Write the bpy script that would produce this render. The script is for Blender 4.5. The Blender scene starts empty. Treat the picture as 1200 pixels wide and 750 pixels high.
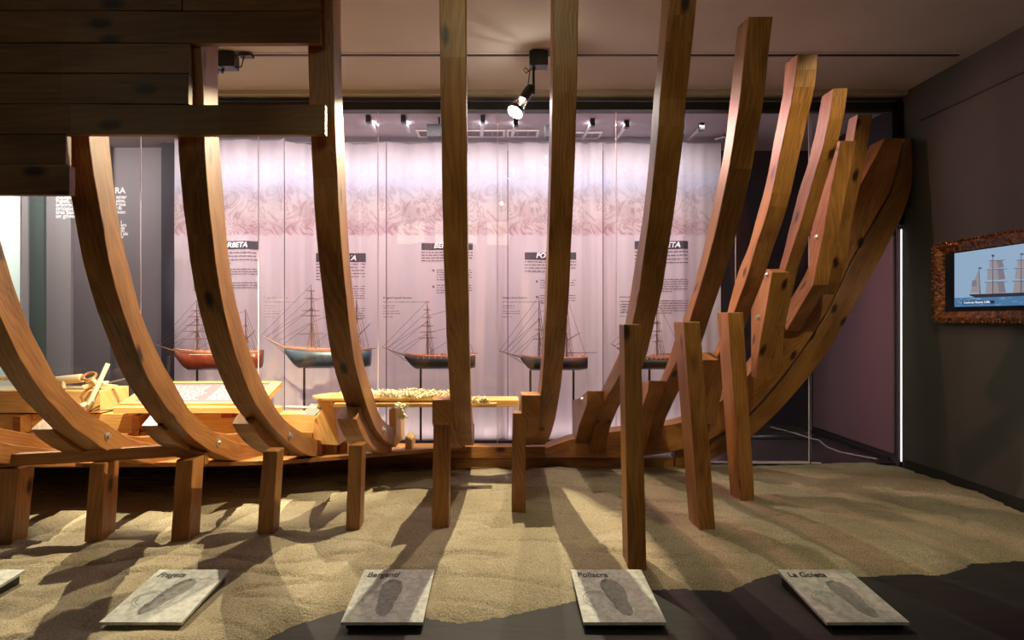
import bpy, bmesh, math, random
from mathutils import Vector, Matrix, noise
random.seed(7)
S = bpy.context.scene
COL = S.collection
F, VX, VY, CZ = 720.0, 585.0, 373.0, 1.25      # focal length in px, vanishing point, eye height
PI = math.pi

def W(x, y, D):                                  # photo pixel at distance D -> place in the room
    return Vector(((x-VX)*D/F, D, CZ + (VY-y)*D/F))

# ------------------------------------------------------------------ materials
MATS = {}
def newmat(name):
    m = bpy.data.materials.new(name); m.use_nodes = True
    nt = m.node_tree; b = nt.nodes['Principled BSDF']
    return m, nt, b
def plain(name, col, rough=.6, metal=0, bump=0, bscale=60, var=0, vscale=6, spec=None):
    m, nt, b = newmat(name)
    b.inputs['Base Color'].default_value = (*col, 1); b.inputs['Roughness'].default_value = rough
    b.inputs['Metallic'].default_value = metal
    if spec is not None: b.inputs['Specular IOR Level'].default_value = spec
    tc = nt.nodes.new('ShaderNodeTexCoord')
    if var:
        n = nt.nodes.new('ShaderNodeTexNoise'); n.inputs['Scale'].default_value = vscale; n.inputs['Detail'].default_value = 6
        nt.links.new(tc.outputs['Object'], n.inputs['Vector'])
        r = nt.nodes.new('ShaderNodeValToRGB')
        r.color_ramp.elements[0].position = .3; r.color_ramp.elements[1].position = .7
        r.color_ramp.elements[0].color = (*[c*(1-var) for c in col], 1)
        r.color_ramp.elements[1].color = (*[min(1, c*(1+var)) for c in col], 1)
        nt.links.new(n.outputs['Fac'], r.inputs['Fac']); nt.links.new(r.outputs['Color'], b.inputs['Base Color'])
    if bump:
        n = nt.nodes.new('ShaderNodeTexNoise'); n.inputs['Scale'].default_value = bscale; n.inputs['Detail'].default_value = 5
        nt.links.new(tc.outputs['Object'], n.inputs['Vector'])
        bp = nt.nodes.new('ShaderNodeBump'); bp.inputs['Strength'].default_value = bump; bp.inputs['Distance'].default_value = .01
        nt.links.new(n.outputs['Fac'], bp.inputs['Height']); nt.links.new(bp.outputs['Normal'], b.inputs['Normal'])
    MATS[name] = m; return m
def emis(name, col, st):
    m, nt, b = newmat(name)
    b.inputs['Base Color'].default_value = (0, 0, 0, 1)
    b.inputs['Emission Color'].default_value = (*col, 1); b.inputs['Emission Strength'].default_value = st
    MATS[name] = m; return m

def wood(name, dark, mid, light, rough=.42, knots=True, rings=9):
    m, nt, b = newmat(name); L = nt.links.new; N = nt.nodes.new
    uv = N('ShaderNodeUVMap'); oi = N('ShaderNodeObjectInfo')
    off = N('ShaderNodeVectorMath'); off.operation = 'ADD'
    cr = N('ShaderNodeMath'); cr.operation = 'MULTIPLY'; cr.inputs[1].default_value = 37
    L(oi.outputs['Random'], cr.inputs[0])
    cx = N('ShaderNodeCombineXYZ'); L(cr.outputs[0], cx.inputs[0]); L(cr.outputs[0], cx.inputs[1])
    L(uv.outputs['UV'], off.inputs[0]); L(cx.outputs[0], off.inputs[1])
    # slow warp so the grain meanders
    mw = N('ShaderNodeMapping'); mw.inputs['Scale'].default_value = (.9, 3.6, 1); L(off.outputs[0], mw.inputs[0])
    nw = N('ShaderNodeTexNoise'); nw.inputs['Scale'].default_value = 1; nw.inputs['Detail'].default_value = 2; L(mw.outputs[0], nw.inputs['Vector'])
    # rings
    sep = N('ShaderNodeSeparateXYZ'); L(off.outputs[0], sep.inputs[0])
    a1 = N('ShaderNodeMath'); a1.operation = 'MULTIPLY'; a1.inputs[1].default_value = rings*8; L(sep.outputs['Y'], a1.inputs[0])
    a2 = N('ShaderNodeMath'); a2.operation = 'MULTIPLY_ADD'; a2.inputs[1].default_value = rings*3.2; L(nw.outputs['Fac'], a2.inputs[0]); L(a1.outputs[0], a2.inputs[2])
    si = N('ShaderNodeMath'); si.operation = 'SINE'
    tw = N('ShaderNodeMath'); tw.operation = 'MULTIPLY'; tw.inputs[1].default_value = 3.0; L(a2.outputs[0], tw.inputs[0]); L(tw.outputs[0], si.inputs[0])
    # fibre
    mf = N('ShaderNodeMapping'); mf.inputs['Scale'].default_value = (5, 120, 1); L(off.outputs[0], mf.inputs[0])
    nf = N('ShaderNodeTexNoise'); nf.inputs['Scale'].default_value = 1; nf.inputs['Detail'].default_value = 5; L(mf.outputs[0], nf.inputs['Vector'])
    # broad colour patches
    mb = N('ShaderNodeMapping'); mb.inputs['Scale'].default_value = (1.5, 4, 1); mb.inputs['Location'].default_value = (5, 9, 0); L(off.outputs[0], mb.inputs[0])
    nb = N('ShaderNodeTexNoise'); nb.inputs['Scale'].default_value = 1.3; nb.inputs['Detail'].default_value = 3; L(mb.outputs[0], nb.inputs['Vector'])
    s1 = N('ShaderNodeMath'); s1.operation = 'MULTIPLY_ADD'; s1.inputs[1].default_value = .055; L(si.outputs[0], s1.inputs[0]); L(nb.outputs['Fac'], s1.inputs[2])
    s2 = N('ShaderNodeMath'); s2.operation = 'MULTIPLY_ADD'; s2.inputs[1].default_value = .5; L(nf.outputs['Fac'], s2.inputs[0]); L(s1.outputs[0], s2.inputs[2])
    rm = N('ShaderNodeValToRGB'); e = rm.color_ramp.elements
    e[0].position = .45; e[0].color = (*dark, 1); e[1].position = 1.0; e[1].color = (*light, 1)
    k = e.new(.72); k.color = (*mid, 1)
    L(s2.outputs[0], rm.inputs['Fac'])
    last = rm.outputs['Color']
    if knots:
        mk = N('ShaderNodeMapping'); mk.inputs['Scale'].default_value = (2.0, 4.2, 1); L(off.outputs[0], mk.inputs[0])
        vk = N('ShaderNodeTexVoronoi'); vk.inputs['Scale'].default_value = 1.0; vk.voronoi_dimensions = '2D'; L(mk.outputs[0], vk.inputs['Vector'])
        rk = N('ShaderNodeValToRGB'); rk.color_ramp.elements[0].position = .05; rk.color_ramp.elements[0].color = (1, 1, 1, 1)
        rk.color_ramp.elements[1].position = .115; rk.color_ramp.elements[1].color = (0, 0, 0, 1)
        L(vk.outputs['Distance'], rk.inputs['Fac'])
        mx = N('ShaderNodeMix'); mx.data_type = 'RGBA'; mx.blend_type = 'MULTIPLY'
        mx.inputs['B'].default_value = (.14, .08, .05, 1)
        sk = N('ShaderNodeSeparateColor'); L(vk.outputs['Color'], sk.inputs[0])
        gt = N('ShaderNodeMath'); gt.operation = 'GREATER_THAN'; gt.inputs[1].default_value = .58; L(sk.outputs[0], gt.inputs[0])
        mk2 = N('ShaderNodeMath'); mk2.operation = 'MULTIPLY'; L(gt.outputs[0], mk2.inputs[0]); L(rk.outputs['Color'], mk2.inputs[1])
        L(mk2.outputs[0], mx.inputs['Factor']); L(last, mx.inputs['A']); last = mx.outputs['Result']
    hv = N('ShaderNodeHueSaturation'); L(last, hv.inputs['Color'])
    vr = N('ShaderNodeMapRange'); vr.inputs['To Min'].default_value = .86; vr.inputs['To Max'].default_value = 1.14
    L(oi.outputs['Random'], vr.inputs['Value']); L(vr.outputs[0], hv.inputs['Value'])
    L(hv.outputs['Color'], b.inputs['Base Color'])
    b.inputs['Roughness'].default_value = rough
    bp = N('ShaderNodeBump'); bp.inputs['Strength'].default_value = .25; bp.inputs['Distance'].default_value = .004
    L(s2.outputs[0], bp.inputs['Height']); L(bp.outputs['Normal'], b.inputs['Normal'])
    MATS[name] = m; return m

wood('timber', (.125, .047, .012), (.29, .115, .030), (.45, .205, .060))
wood('plank_wood_shaded', (.085, .035, .012), (.17, .070, .024), (.25, .115, .042), rough=.5, rings=6)  # darker copy of the timber: shade of the planks' unlit side in the colour
wood('light_wood', (.46, .25, .08), (.66, .40, .14), (.80, .55, .24), rings=7)
wood('pale_tool_wood', (.62, .47, .28), (.74, .60, .40), (.84, .72, .53), knots=False)
plain('white_wall', (.62, .64, .58), .8, bump=.1)
plain('dark_wall', (.060, .059, .053), .75, bump=.06, bscale=90, var=.06, vscale=1.5)
plain('ceiling_paint', (.43, .41, .37), .85, bump=.05, var=.05, vscale=2)
plain('case_ceiling', (.42, .38, .44), .8)
plain('case_wall', (.030, .022, .034), .7)
plain('mauve_wall_lit', (.125, .07, .085), .6, bump=.04, bscale=40)
plain('grey_panel', (.20, .17, .185), .6)
plain('grey_panel_light', (.36, .33, .34), .6)
plain('green_grey', (.10, .13, .12), .5)
plain('pale_green_wall', (.72, .78, .70), .7)
plain('case_floor', (.022, .015, .021), .35, var=.3, vscale=5)
plain('black_metal', (.012, .012, .013), .35, metal=.3)
plain('black_paint', (.01, .01, .011), .5)
plain('chrome', (.75, .75, .76), .22, metal=1)
plain('steel', (.55, .55, .55), .35, metal=.85)
def vinyl():
    m = bpy.data.materials.new('white_vinyl'); m.use_nodes = True; nt = m.node_tree
    for n in list(nt.nodes): nt.nodes.remove(n)
    N = nt.nodes.new; L = nt.links.new; o = N('ShaderNodeOutputMaterial'); d = N('ShaderNodeBsdfDiffuse'); t = N('ShaderNodeBsdfTranslucent'); a = N('ShaderNodeAddShader')
    d.inputs['Color'].default_value = (.6, .6, .6, 1); t.inputs['Color'].default_value = (.35, .35, .35, 1)
    L(d.outputs[0], a.inputs[0]); L(t.outputs[0], a.inputs[1]); L(a.outputs[0], o.inputs[0]); MATS['white_vinyl'] = m
vinyl()
plain('print_black', (.045, .032, .045), .7)
plain('print_dark', (.17, .12, .15), .8)
plain('letter_ink', (.025, .025, .028), .6)
plain('white_letter', (.85, .80, .82), .7)
plain('plaque_footprint', (.23, .23, .225), .7, bump=.5, bscale=80, var=.25, vscale=40)
plain('plaque_line', (.33, .33, .32), .8)
plain('model_red', (.20, .035, .018), .3, var=.35, vscale=18)
plain('model_black', (.022, .02, .024), .35)
plain('model_blue', (.045, .06, .085), .35, var=.5, vscale=10)
plain('model_deck', (.52, .20, .12), .5, var=.3, vscale=60)
plain('model_spar', (.20, .085, .05), .5)
plain('model_line', (.13, .07, .06), .7)
plain('model_white', (.75, .68, .66), .5)
plain('shaving', (.78, .70, .48), .6, var=.15, vscale=30)
plain('red_plastic', (.25, .03, .02), .4)
plain('grey_cloth', (.22, .23, .21), .9)
plain('panel_card', (.20, .165, .20), .5)
plain('panel_text', (.62, .60, .66), .7)
plain('cable', (.01, .01, .01), .5)
plain('light_fitting', (.75, .66, .70), .4)
emis('lamp_glow', (1, .93, .82), 30)
emis('strip_glow', (1, .98, .90), 2.2)
emis('filament', (1, .55, .25), 12)
emis('screen_sky', (.42, .62, .86), .62)
emis('screen_sea', (.09, .28, .55), .6)
emis('screen_foam', (.5, .66, .85), .6)
emis('screen_sail', (.50, .46, .50), .55)
emis('screen_sail_dark', (.34, .31, .37), .55)
emis('screen_line', (.05, .04, .06), .5)
emis('screen_letter', (.8, .9, 1), .8)
plain('screen_bezel', (.006, .010, .02), .25)
emis('screen_caption', (.01, .04, .12), .5)

def frame_mat():
    m, nt, b = newmat('carved_frame'); L = nt.links.new; N = nt.nodes.new
    tc = N('ShaderNodeTexCoord')
    v = N('ShaderNodeTexVoronoi'); v.inputs['Scale'].default_value = 45; L(tc.outputs['Object'], v.inputs['Vector'])
    n = N('ShaderNodeTexNoise'); n.inputs['Scale'].default_value = 30; n.inputs['Detail'].default_value = 5; L(tc.outputs['Object'], n.inputs['Vector'])
    r = N('ShaderNodeValToRGB'); r.color_ramp.elements[0].color = (.05, .008, .004, 1); r.color_ramp.elements[0].position = .35
    r.color_ramp.elements[1].color = (.42, .17, .05, 1); r.color_ramp.elements[1].position = .72
    L(n.outputs['Fac'], r.inputs['Fac']); L(r.outputs['Color'], b.inputs['Base Color'])
    bp = N('ShaderNodeBump'); bp.inputs['Strength'].default_value = 1; bp.inputs['Distance'].default_value = .012
    L(v.outputs['Distance'], bp.inputs['Height']); L(bp.outputs['Normal'], b.inputs['Normal'])
    b.inputs['Roughness'].default_value = .3; b.inputs['Metallic'].default_value = .35
    MATS['carved_frame'] = m
frame_mat()

def sand_mat():
    m, nt, b = newmat('sand'); L = nt.links.new; N = nt.nodes.new
    tc = N('ShaderNodeTexCoord')
    n = N('ShaderNodeTexNoise'); n.inputs['Scale'].default_value = 170; n.inputs['Detail'].default_value = 5; n.inputs['Roughness'].default_value = .7; L(tc.outputs['Object'], n.inputs['Vector'])
    n2 = N('ShaderNodeTexNoise'); n2.inputs['Scale'].default_value = 2.2; n2.inputs['Detail'].default_value = 6; L(tc.outputs['Object'], n2.inputs['Vector'])
    r = N('ShaderNodeValToRGB'); r.color_ramp.elements[0].color = (.155, .118, .08, 1); r.color_ramp.elements[0].position = .34
    r.color_ramp.elements[1].color = (.55, .475, .34, 1); r.color_ramp.elements[1].position = .66
    L(n.outputs['Fac'], r.inputs['Fac'])
    r2 = N('ShaderNodeValToRGB'); r2.color_ramp.elements[0].color = (.72, .68, .62, 1); r2.color_ramp.elements[0].position = .3
    r2.color_ramp.elements[1].color = (1, 1, 1, 1); r2.color_ramp.elements[1].position = .65
    L(n2.outputs['Fac'], r2.inputs['Fac'])
    mx = N('ShaderNodeMix'); mx.data_type = 'RGBA'; mx.blend_type = 'MULTIPLY'; mx.inputs['Factor'].default_value = 1
    L(r.outputs['Color'], mx.inputs['A']); L(r2.outputs['Color'], mx.inputs['B']); L(mx.outputs['Result'], b.inputs['Base Color'])
    b.inputs['Roughness'].default_value = .95
    n3 = N('ShaderNodeTexNoise'); n3.inputs['Scale'].default_value = 90; n3.inputs['Detail'].default_value = 6; L(tc.outputs['Object'], n3.inputs['Vector'])
    bp = N('ShaderNodeBump'); bp.inputs['Strength'].default_value = .8; bp.inputs['Distance'].default_value = .008
    L(n3.outputs['Fac'], bp.inputs['Height']); L(bp.outputs['Normal'], b.inputs['Normal'])
    MATS['sand'] = m
sand_mat()

def floor_mat():
    m, nt, b = newmat('dark_floor'); L = nt.links.new; N = nt.nodes.new
    tc = N('ShaderNodeTexCoord')
    mp = N('ShaderNodeMapping'); mp.inputs['Scale'].default_value = (2, 14, 2); L(tc.outputs['Object'], mp.inputs[0])
    n = N('ShaderNodeTexNoise'); n.inputs['Scale'].default_value = 3; n.inputs['Detail'].default_value = 8; L(mp.outputs[0], n.inputs['Vector'])
    r = N('ShaderNodeValToRGB'); r.color_ramp.elements[0].color = (.005, .004, .005, 1); r.color_ramp.elements[0].position = .3
    r.color_ramp.elements[1].color = (.019, .014, .016, 1); r.color_ramp.elements[1].position = .7
    L(n.outputs['Fac'], r.inputs['Fac']); L(r.outputs['Color'], b.inputs['Base Color']); b.inputs['Roughness'].default_value = .7
    MATS['dark_floor'] = m
floor_mat()

def plaque_mat():
    m, nt, b = newmat('plaque_face'); L = nt.links.new; N = nt.nodes.new
    tc = N('ShaderNodeTexCoord')
    n = N('ShaderNodeTexNoise'); n.inputs['Scale'].default_value = 22; n.inputs['Detail'].default_value = 12; n.inputs['Roughness'].default_value = .75; L(tc.outputs['Object'], n.inputs['Vector'])
    r = N('ShaderNodeValToRGB'); r.color_ramp.elements[0].color = (.22, .22, .21, 1); r.color_ramp.elements[0].position = .3
    r.color_ramp.elements[1].color = (.56, .56, .54, 1); r.color_ramp.elements[1].position = .62
    L(n.outputs['Fac'], r.inputs['Fac']); L(r.outputs['Color'], b.inputs['Base Color']); b.inputs['Roughness'].default_value = .6
    bp = N('ShaderNodeBump'); bp.inputs['Strength'].default_value = .4; bp.inputs['Distance'].default_value = .003
    L(n.outputs['Fac'], bp.inputs['Height']); L(bp.outputs['Normal'], b.inputs['Normal'])
    MATS['plaque_face'] = m
plaque_mat()

def glass_mat():
    m = bpy.data.materials.new('pane_glass'); m.use_nodes = True; nt = m.node_tree
    for n in list(nt.nodes): nt.nodes.remove(n)
    N = nt.nodes.new; L = nt.links.new
    o = N('ShaderNodeOutputMaterial'); t = N('ShaderNodeBsdfTransparent'); g = N('ShaderNodeBsdfGlossy'); g.inputs['Roughness'].default_value = .01
    t.inputs['Color'].default_value = (.97, .98, .975, 1)
    fr = N('ShaderNodeFresnel'); ge = N('ShaderNodeNewGeometry'); mr = N('ShaderNodeMapRange')
    mr.inputs['To Min'].default_value = 1.45; mr.inputs['To Max'].default_value = 1/1.45     # thin pane: same reflectance from both faces
    L(ge.outputs['Backfacing'], mr.inputs['Value']); L(mr.outputs[0], fr.inputs['IOR'])
    mx = N('ShaderNodeMixShader'); L(fr.outputs[0], mx.inputs[0]); L(t.outputs[0], mx.inputs[1]); L(g.outputs[0], mx.inputs[2]); L(mx.outputs[0], o.inputs[0])
    MATS['pane_glass'] = m
    m2 = m.copy(); m2.name = 'lamp_glass'; MATS['lamp_glass'] = m2
glass_mat()

CURT_D = 6.1
def banner_mat():
    m = bpy.data.materials.new('printed_fabric'); m.use_nodes = True; nt = m.node_tree
    for n in list(nt.nodes): nt.nodes.remove(n)
    N = nt.nodes.new; L = nt.links.new
    o = N('ShaderNodeOutputMaterial'); d = N('ShaderNodeBsdfDiffuse'); t = N('ShaderNodeBsdfTranslucent')
    mx = N('ShaderNodeMixShader'); mx.inputs[0].default_value = .5
    L(d.outputs[0], mx.inputs[1]); L(t.outputs[0], mx.inputs[2]); L(mx.outputs[0], o.inputs[0])
    uv = N('ShaderNodeUVMap'); sp = N('ShaderNodeSeparateXYZ'); L(uv.outputs[0], sp.inputs[0])    # u across one banner 0..1, v height in metres
    oi = N('ShaderNodeObjectInfo')
    # engraved figures: contour lines of a warped noise, same drawing on each banner
    n = N('ShaderNodeTexNoise'); n.inputs['Scale'].default_value = 3.2; n.inputs['Detail'].default_value = 4; n.inputs['Distortion'].default_value = 1.2
    L(uv.outputs[0], n.inputs['Vector'])
    a = N('ShaderNodeMath'); a.operation = 'MULTIPLY'; a.inputs[1].default_value = 62; L(n.outputs['Fac'], a.inputs[0])
    s = N('ShaderNodeMath'); s.operation = 'SINE'; L(a.outputs[0], s.inputs[0])
    r1 = N('ShaderNodeValToRGB'); r1.color_ramp.elements[0].position = .25; r1.color_ramp.elements[1].position = .95; L(s.outputs[0], r1.inputs['Fac'])
    n2 = N('ShaderNodeTexNoise'); n2.inputs['Scale'].default_value = 5; n2.inputs['Detail'].default_value = 3; L(uv.outputs[0], n2.inputs['Vector'])
    r2 = N('ShaderNodeValToRGB'); r2.color_ramp.elements[0].position = .42; r2.color_ramp.elements[1].position = .60; L(n2.outputs['Fac'], r2.inputs['Fac'])
    add = N('ShaderNodeMath'); add.operation = 'MULTIPLY_ADD'; add.inputs[1].default_value = .7; L(r1.outputs['Color'], add.inputs[0])
    h2 = N('ShaderNodeMath'); h2.operation = 'MULTIPLY'; h2.inputs[1].default_value = .55; L(r2.outputs['Color'], h2.inputs[0]); L(h2.outputs[0], add.inputs[2])
    # where the drawing is (height band), ragged lower border
    wob = N('ShaderNodeTexNoise'); wob.inputs['Scale'].default_value = 14; L(uv.outputs[0], wob.inputs['Vector'])
    hv = N('ShaderNodeMath'); hv.operation = 'MULTIPLY_ADD'; hv.inputs[1].default_value = .06; L(wob.outputs['Fac'], hv.inputs[0]); L(sp.outputs['Y'], hv.inputs[2])
    band = N('ShaderNodeValToRGB'); e = band.color_ramp.elements
    mr = N('ShaderNodeMapRange'); mr.inputs['From Min'].default_value = 1.9; mr.inputs['From Max'].default_value = 3.1; L(hv.outputs[0], mr.inputs['Value']); L(mr.outputs[0], band.inputs['Fac'])
    e[0].position = .163; e[0].color = (0, 0, 0, 1); e[1].position = .18; e[1].color = (1, 1, 1, 1)
    q = e.new(.26); q.color = (.8, .8, .8, 1); q = e.new(.42); q.color = (.75, .75, .75, 1); q = e.new(.62); q.color = (.22, .22, .22, 1); q = e.new(.85); q.color = (.08, .08, .08, 1)
    mm = N('ShaderNodeMath'); mm.operation = 'MULTIPLY'; mm.use_clamp = True; L(add.outputs[0], mm.inputs[0]); L(band.outputs['Color'], mm.inputs[1])
    # scalloped cloud row at the foot of the drawing
    base = N('ShaderNodeValToRGB'); be = base.color_ramp.elements
    be[0].position = 0; be[0].color = (.80, .64, .67, 1); be[1].position = 1; be[1].color = (.82, .72, .76, 1)
    q = be.new(.17); q.color = (.82, .66, .69, 1); q = be.new(.19); q.color = (.80, .60, .62, 1); q = be.new(.42); q.color = (.82, .68, .68, 1); q = be.new(.60); q.color = (.74, .72, .85, 1); q = be.new(.75); q.color = (.84, .76, .80, 1)
    L(mr.outputs[0], base.inputs['Fac'])
    cm = N('ShaderNodeMix'); cm.data_type = 'RGBA'; cm.blend_type = 'MULTIPLY'; cm.inputs['B'].default_value = (.68, .52, .54, 1)
    L(mm.outputs[0], cm.inputs['Factor']); L(base.outputs['Color'], cm.inputs['A'])
    L(cm.outputs['Result'], d.inputs['Color']); L(cm.outputs['Result'], t.inputs['Color'])
    MATS['printed_fabric'] = m
banner_mat()

# ------------------------------------------------------------------ mesh builder
class MB:
    def __init__(s): s.v = []; s.f = []; s.uv = []; s.mi = []
    def vert(s, p): s.v.append(Vector(p)); return len(s.v)-1
    def face(s, idx, uvs=None, mi=0):
        s.f.append(list(idx)); s.uv.append(uvs or [(s.v[i].x+s.v[i].z*.37, s.v[i].z+s.v[i].y*.41) for i in idx]); s.mi.append(mi)
    def beam(s, st, v0=0.0, caps=True):
        """st: list of rings (same corner count) in order; uv u = length, v = around."""
        n = len(st[0]); L = 0; prev = None; rows = []
        for ring in st:
            c = sum((Vector(p) for p in ring), Vector())/n
            if prev is not None: L += (c-prev).length
            prev = c; ids = [s.vert(p) for p in ring]
            per = [0]
            for k in range(n): per.append(per[-1]+(Vector(ring[(k+1) % n])-Vector(ring[k])).length)
            rows.append((ids, L, per))
        for a, b in zip(rows[:-1], rows[1:]):
            for k in range(n):
                k2 = (k+1) % n
                s.face([a[0][k], a[0][k2], b[0][k2], b[0][k]],
                       [(a[1], v0+a[2][k]), (a[1], v0+a[2][k+1]), (b[1], v0+a[2][k+1]), (b[1], v0+a[2][k])])
        if caps:
            for ids, sgn in ((rows[0][0], 1), (rows[-1][0], -1)):
                ring = ids[::-1] if sgn > 0 else ids
                s.face(ring, [(s.v[i].x*.3+v0, s.v[i].z+s.v[i].y) for i in ring])
        return s
    def box(s, x0, x1, y0, y1, z0, z1, axis='x'):
        if axis == 'x': st = [[(x, y0, z0), (x, y1, z0), (x, y1, z1), (x, y0, z1)] for x in (x0, x1)]
        elif axis == 'y': st = [[(x0, y, z0), (x0, y, z1), (x1, y, z1), (x1, y, z0)] for y in (y0, y1)]
        else: st = [[(x0, y0, z), (x1, y0, z), (x1, y1, z), (x0, y1, z)] for z in (z0, z1)]
        return s.beam(st)
    def bar(s, a, b, w, h=None, up=(0, 0, 1)):
        a = Vector(a); b = Vector(b); h = h or w
        d = (b-a).normalized(); up = Vector(up)
        if abs(d.dot(up)) > .95: up = Vector((0, 1, 0))
        r = d.cross(up).normalized(); u = r.cross(d).normalized()
        st = [[p-r*w/2-u*h/2, p+r*w/2-u*h/2, p+r*w/2+u*h/2, p-r*w/2+u*h/2] for p in (a, b)]
        return s.beam(st)
    def tube(s, pts, r, n=8, caps=True):
        pts = [Vector(p) for p in pts]; rr = r if isinstance(r, (list, tuple)) else [r]*len(pts)
        st = []; up = Vector((0.01, .02, 1)); 
        for i, p in enumerate(pts):
            d = (pts[min(i+1, len(pts)-1)]-pts[max(i-1, 0)]).normalized()
            if abs(d.dot(up.normalized())) > .95: up = Vector((0, 1, .02))
            x = d.cross(up).normalized(); y = x.cross(d).normalized()
            st.append([p+(x*math.cos(2*PI*k/n)+y*math.sin(2*PI*k/n))*rr[i] for k in range(n)])
        return s.beam(st, caps=caps)
    def lathe(s, base, axis, prof, n=20):
        base = Vector(base); ax = Vector(axis).normalized(); t = Vector((0, 0, 1)) if abs(ax.z) < .9 else Vector((1, 0, 0))
        x = ax.cross(t).normalized(); y = ax.cross(x)
        st = [[base+ax*h+(x*math.cos(2*PI*k/n)+y*math.sin(2*PI*k/n))*max(r, 1e-4) for k in range(n)] for h, r in prof]
        return s.beam(st)
    def prism(s, poly, vec):
        """closed outline poly (3D, one plane) pushed by vec; uv along the longest axis"""
        vec = Vector(vec); P = [Vector(p) for p in poly]; n = len(P)
        a = [s.vert(p) for p in P]; b = [s.vert(p+vec) for p in P]
        c = sum(P, Vector())/n
        cov = max(P, key=lambda p: (p-c).length)-c; e1 = cov.normalized()
        nn = vec.normalized(); e2 = nn.cross(e1).normalized()
        q = [((p-c).dot(e1), (p-c).dot(e2)) for p in P]
        s.face(a, q); s.face(b[::-1], q[::-1])
        for k in range(n):
            k2 = (k+1) % n
            s.face([a[k2], a[k], b[k], b[k2]], [q[k2], q[k], (q[k][0], q[k][1]+vec.length), (q[k2][0], q[k2][1]+vec.length)])
        return s

ORG = {}
def obj(name, mb, mat, parent=None, smooth=False, bevel=0, label=None, cat=None, group=None, kind=None, origin=None, mats=None, tri=False):
    me = bpy.data.meshes.new(name)
    xs = [v for v in mb.v]
    if origin is None:
        lo = Vector((min(v.x for v in xs), min(v.y for v in xs), min(v.z for v in xs)))
        hi = Vector((max(v.x for v in xs), max(v.y for v in xs), max(v.z for v in xs)))
        origin = Vector(((lo.x+hi.x)/2, (lo.y+hi.y)/2, lo.z if parent is None else (lo.z+hi.z)/2))
    origin = Vector(origin)
    me.from_pydata([tuple(v-origin) for v in xs], [], mb.f)
    ul = me.uv_layers.new(name='UVMap'); k = 0
    for fu in mb.uv:
        for q in fu: ul.data[k].uv = q; k += 1
    for m in (mats or [mat]): me.materials.append(MATS[m])
    for i, p in enumerate(me.polygons):
        p.use_smooth = smooth; p.material_index = mb.mi[i]
    bm = bmesh.new(); bm.from_mesh(me); bmesh.ops.recalc_face_normals(bm, faces=bm.faces); bm.to_mesh(me); bm.free()
    me.update()
    o = bpy.data.objects.new(name, me); COL.objects.link(o)
    ORG[o] = origin
    if parent: o.parent = parent; o.location = origin-ORG[parent]
    else: o.location = origin
    if bevel:
        bv = o.modifiers.new('bevel', 'BEVEL'); bv.width = bevel; bv.segments = 2; bv.limit_method = 'ANGLE'; bv.angle_limit = math.radians(40)
    tag(o, label, cat, group, kind)
    return o
def tag(o, label=None, cat=None, group=None, kind=None):
    if label: o['label'] = label
    if cat: o['category'] = cat
    if group: o['group'] = group
    if kind: o['kind'] = kind
def thing(name, loc, label, cat, group=None):
    o = bpy.data.objects.new(name, None); COL.objects.link(o); o.location = loc; o.empty_display_size = .1
    ORG[o] = Vector(loc); tag(o, label, cat, group); return o
def struct(name, mb, mat, **k):
    k.setdefault('kind', 'structure'); return obj(name, mb, mat, **k)

def text_mb(txt, size, place, bold=.0, shear=0, extrude=.0008, align='LEFT', spacing=1):
    """place(u, v, w) -> world; u right, v up (metres), w off the surface"""
    cu = bpy.data.curves.new('t', 'FONT'); cu.body = txt; cu.size = size; cu.offset = bold; cu.shear = shear
    cu.extrude = extrude; cu.align_x = align; cu.space_character = spacing
    o = bpy.data.objects.new('t', cu); COL.objects.link(o)
    dg = bpy.context.evaluated_depsgraph_get(); dg.update()
    me = bpy.data.meshes.new_from_object(o.evaluated_get(dg))
    mb = MB()
    for v in me.vertices: mb.vert(place(v.co.x, v.co.y, v.co.z))
    for p in me.polygons: mb.face(list(p.vertices))
    bpy.data.objects.remove(o); bpy.data.curves.remove(cu); bpy.data.meshes.remove(me)
    return mb
def merge(a, b):
    k = len(a.v); a.v += b.v
    for f, u, m in zip(b.f, b.uv, b.mi): a.f.append([i+k for i in f]); a.uv.append(u); a.mi.append(m)
    return a
def resample(pts, n):
    P = [Vector(p) for p in pts]; d = [0]
    for a, b in zip(P[:-1], P[1:]): d.append(d[-1]+(b-a).length)
    # Catmull-Rom over arc length
    out = []
    for i in range(n):
        t = d[-1]*i/(n-1); k = max(j for j in range(len(d)) if d[j] <= t+1e-9); k = min(k, len(P)-2)
        w = (t-d[k])/max(1e-9, d[k+1]-d[k])
        p0 = P[max(k-1, 0)]; p1 = P[k]; p2 = P[k+1]; p3 = P[min(k+2, len(P)-1)]
        cr = .5*((2*p1)+(p2-p0)*w+(2*p0-5*p1+4*p2-p3)*w*w+(3*p1-p0-3*p2+p3)*w**3)
        lin = p1.lerp(p2, w)
        out.append(lin.lerp(cr, .7))
    return out

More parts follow.
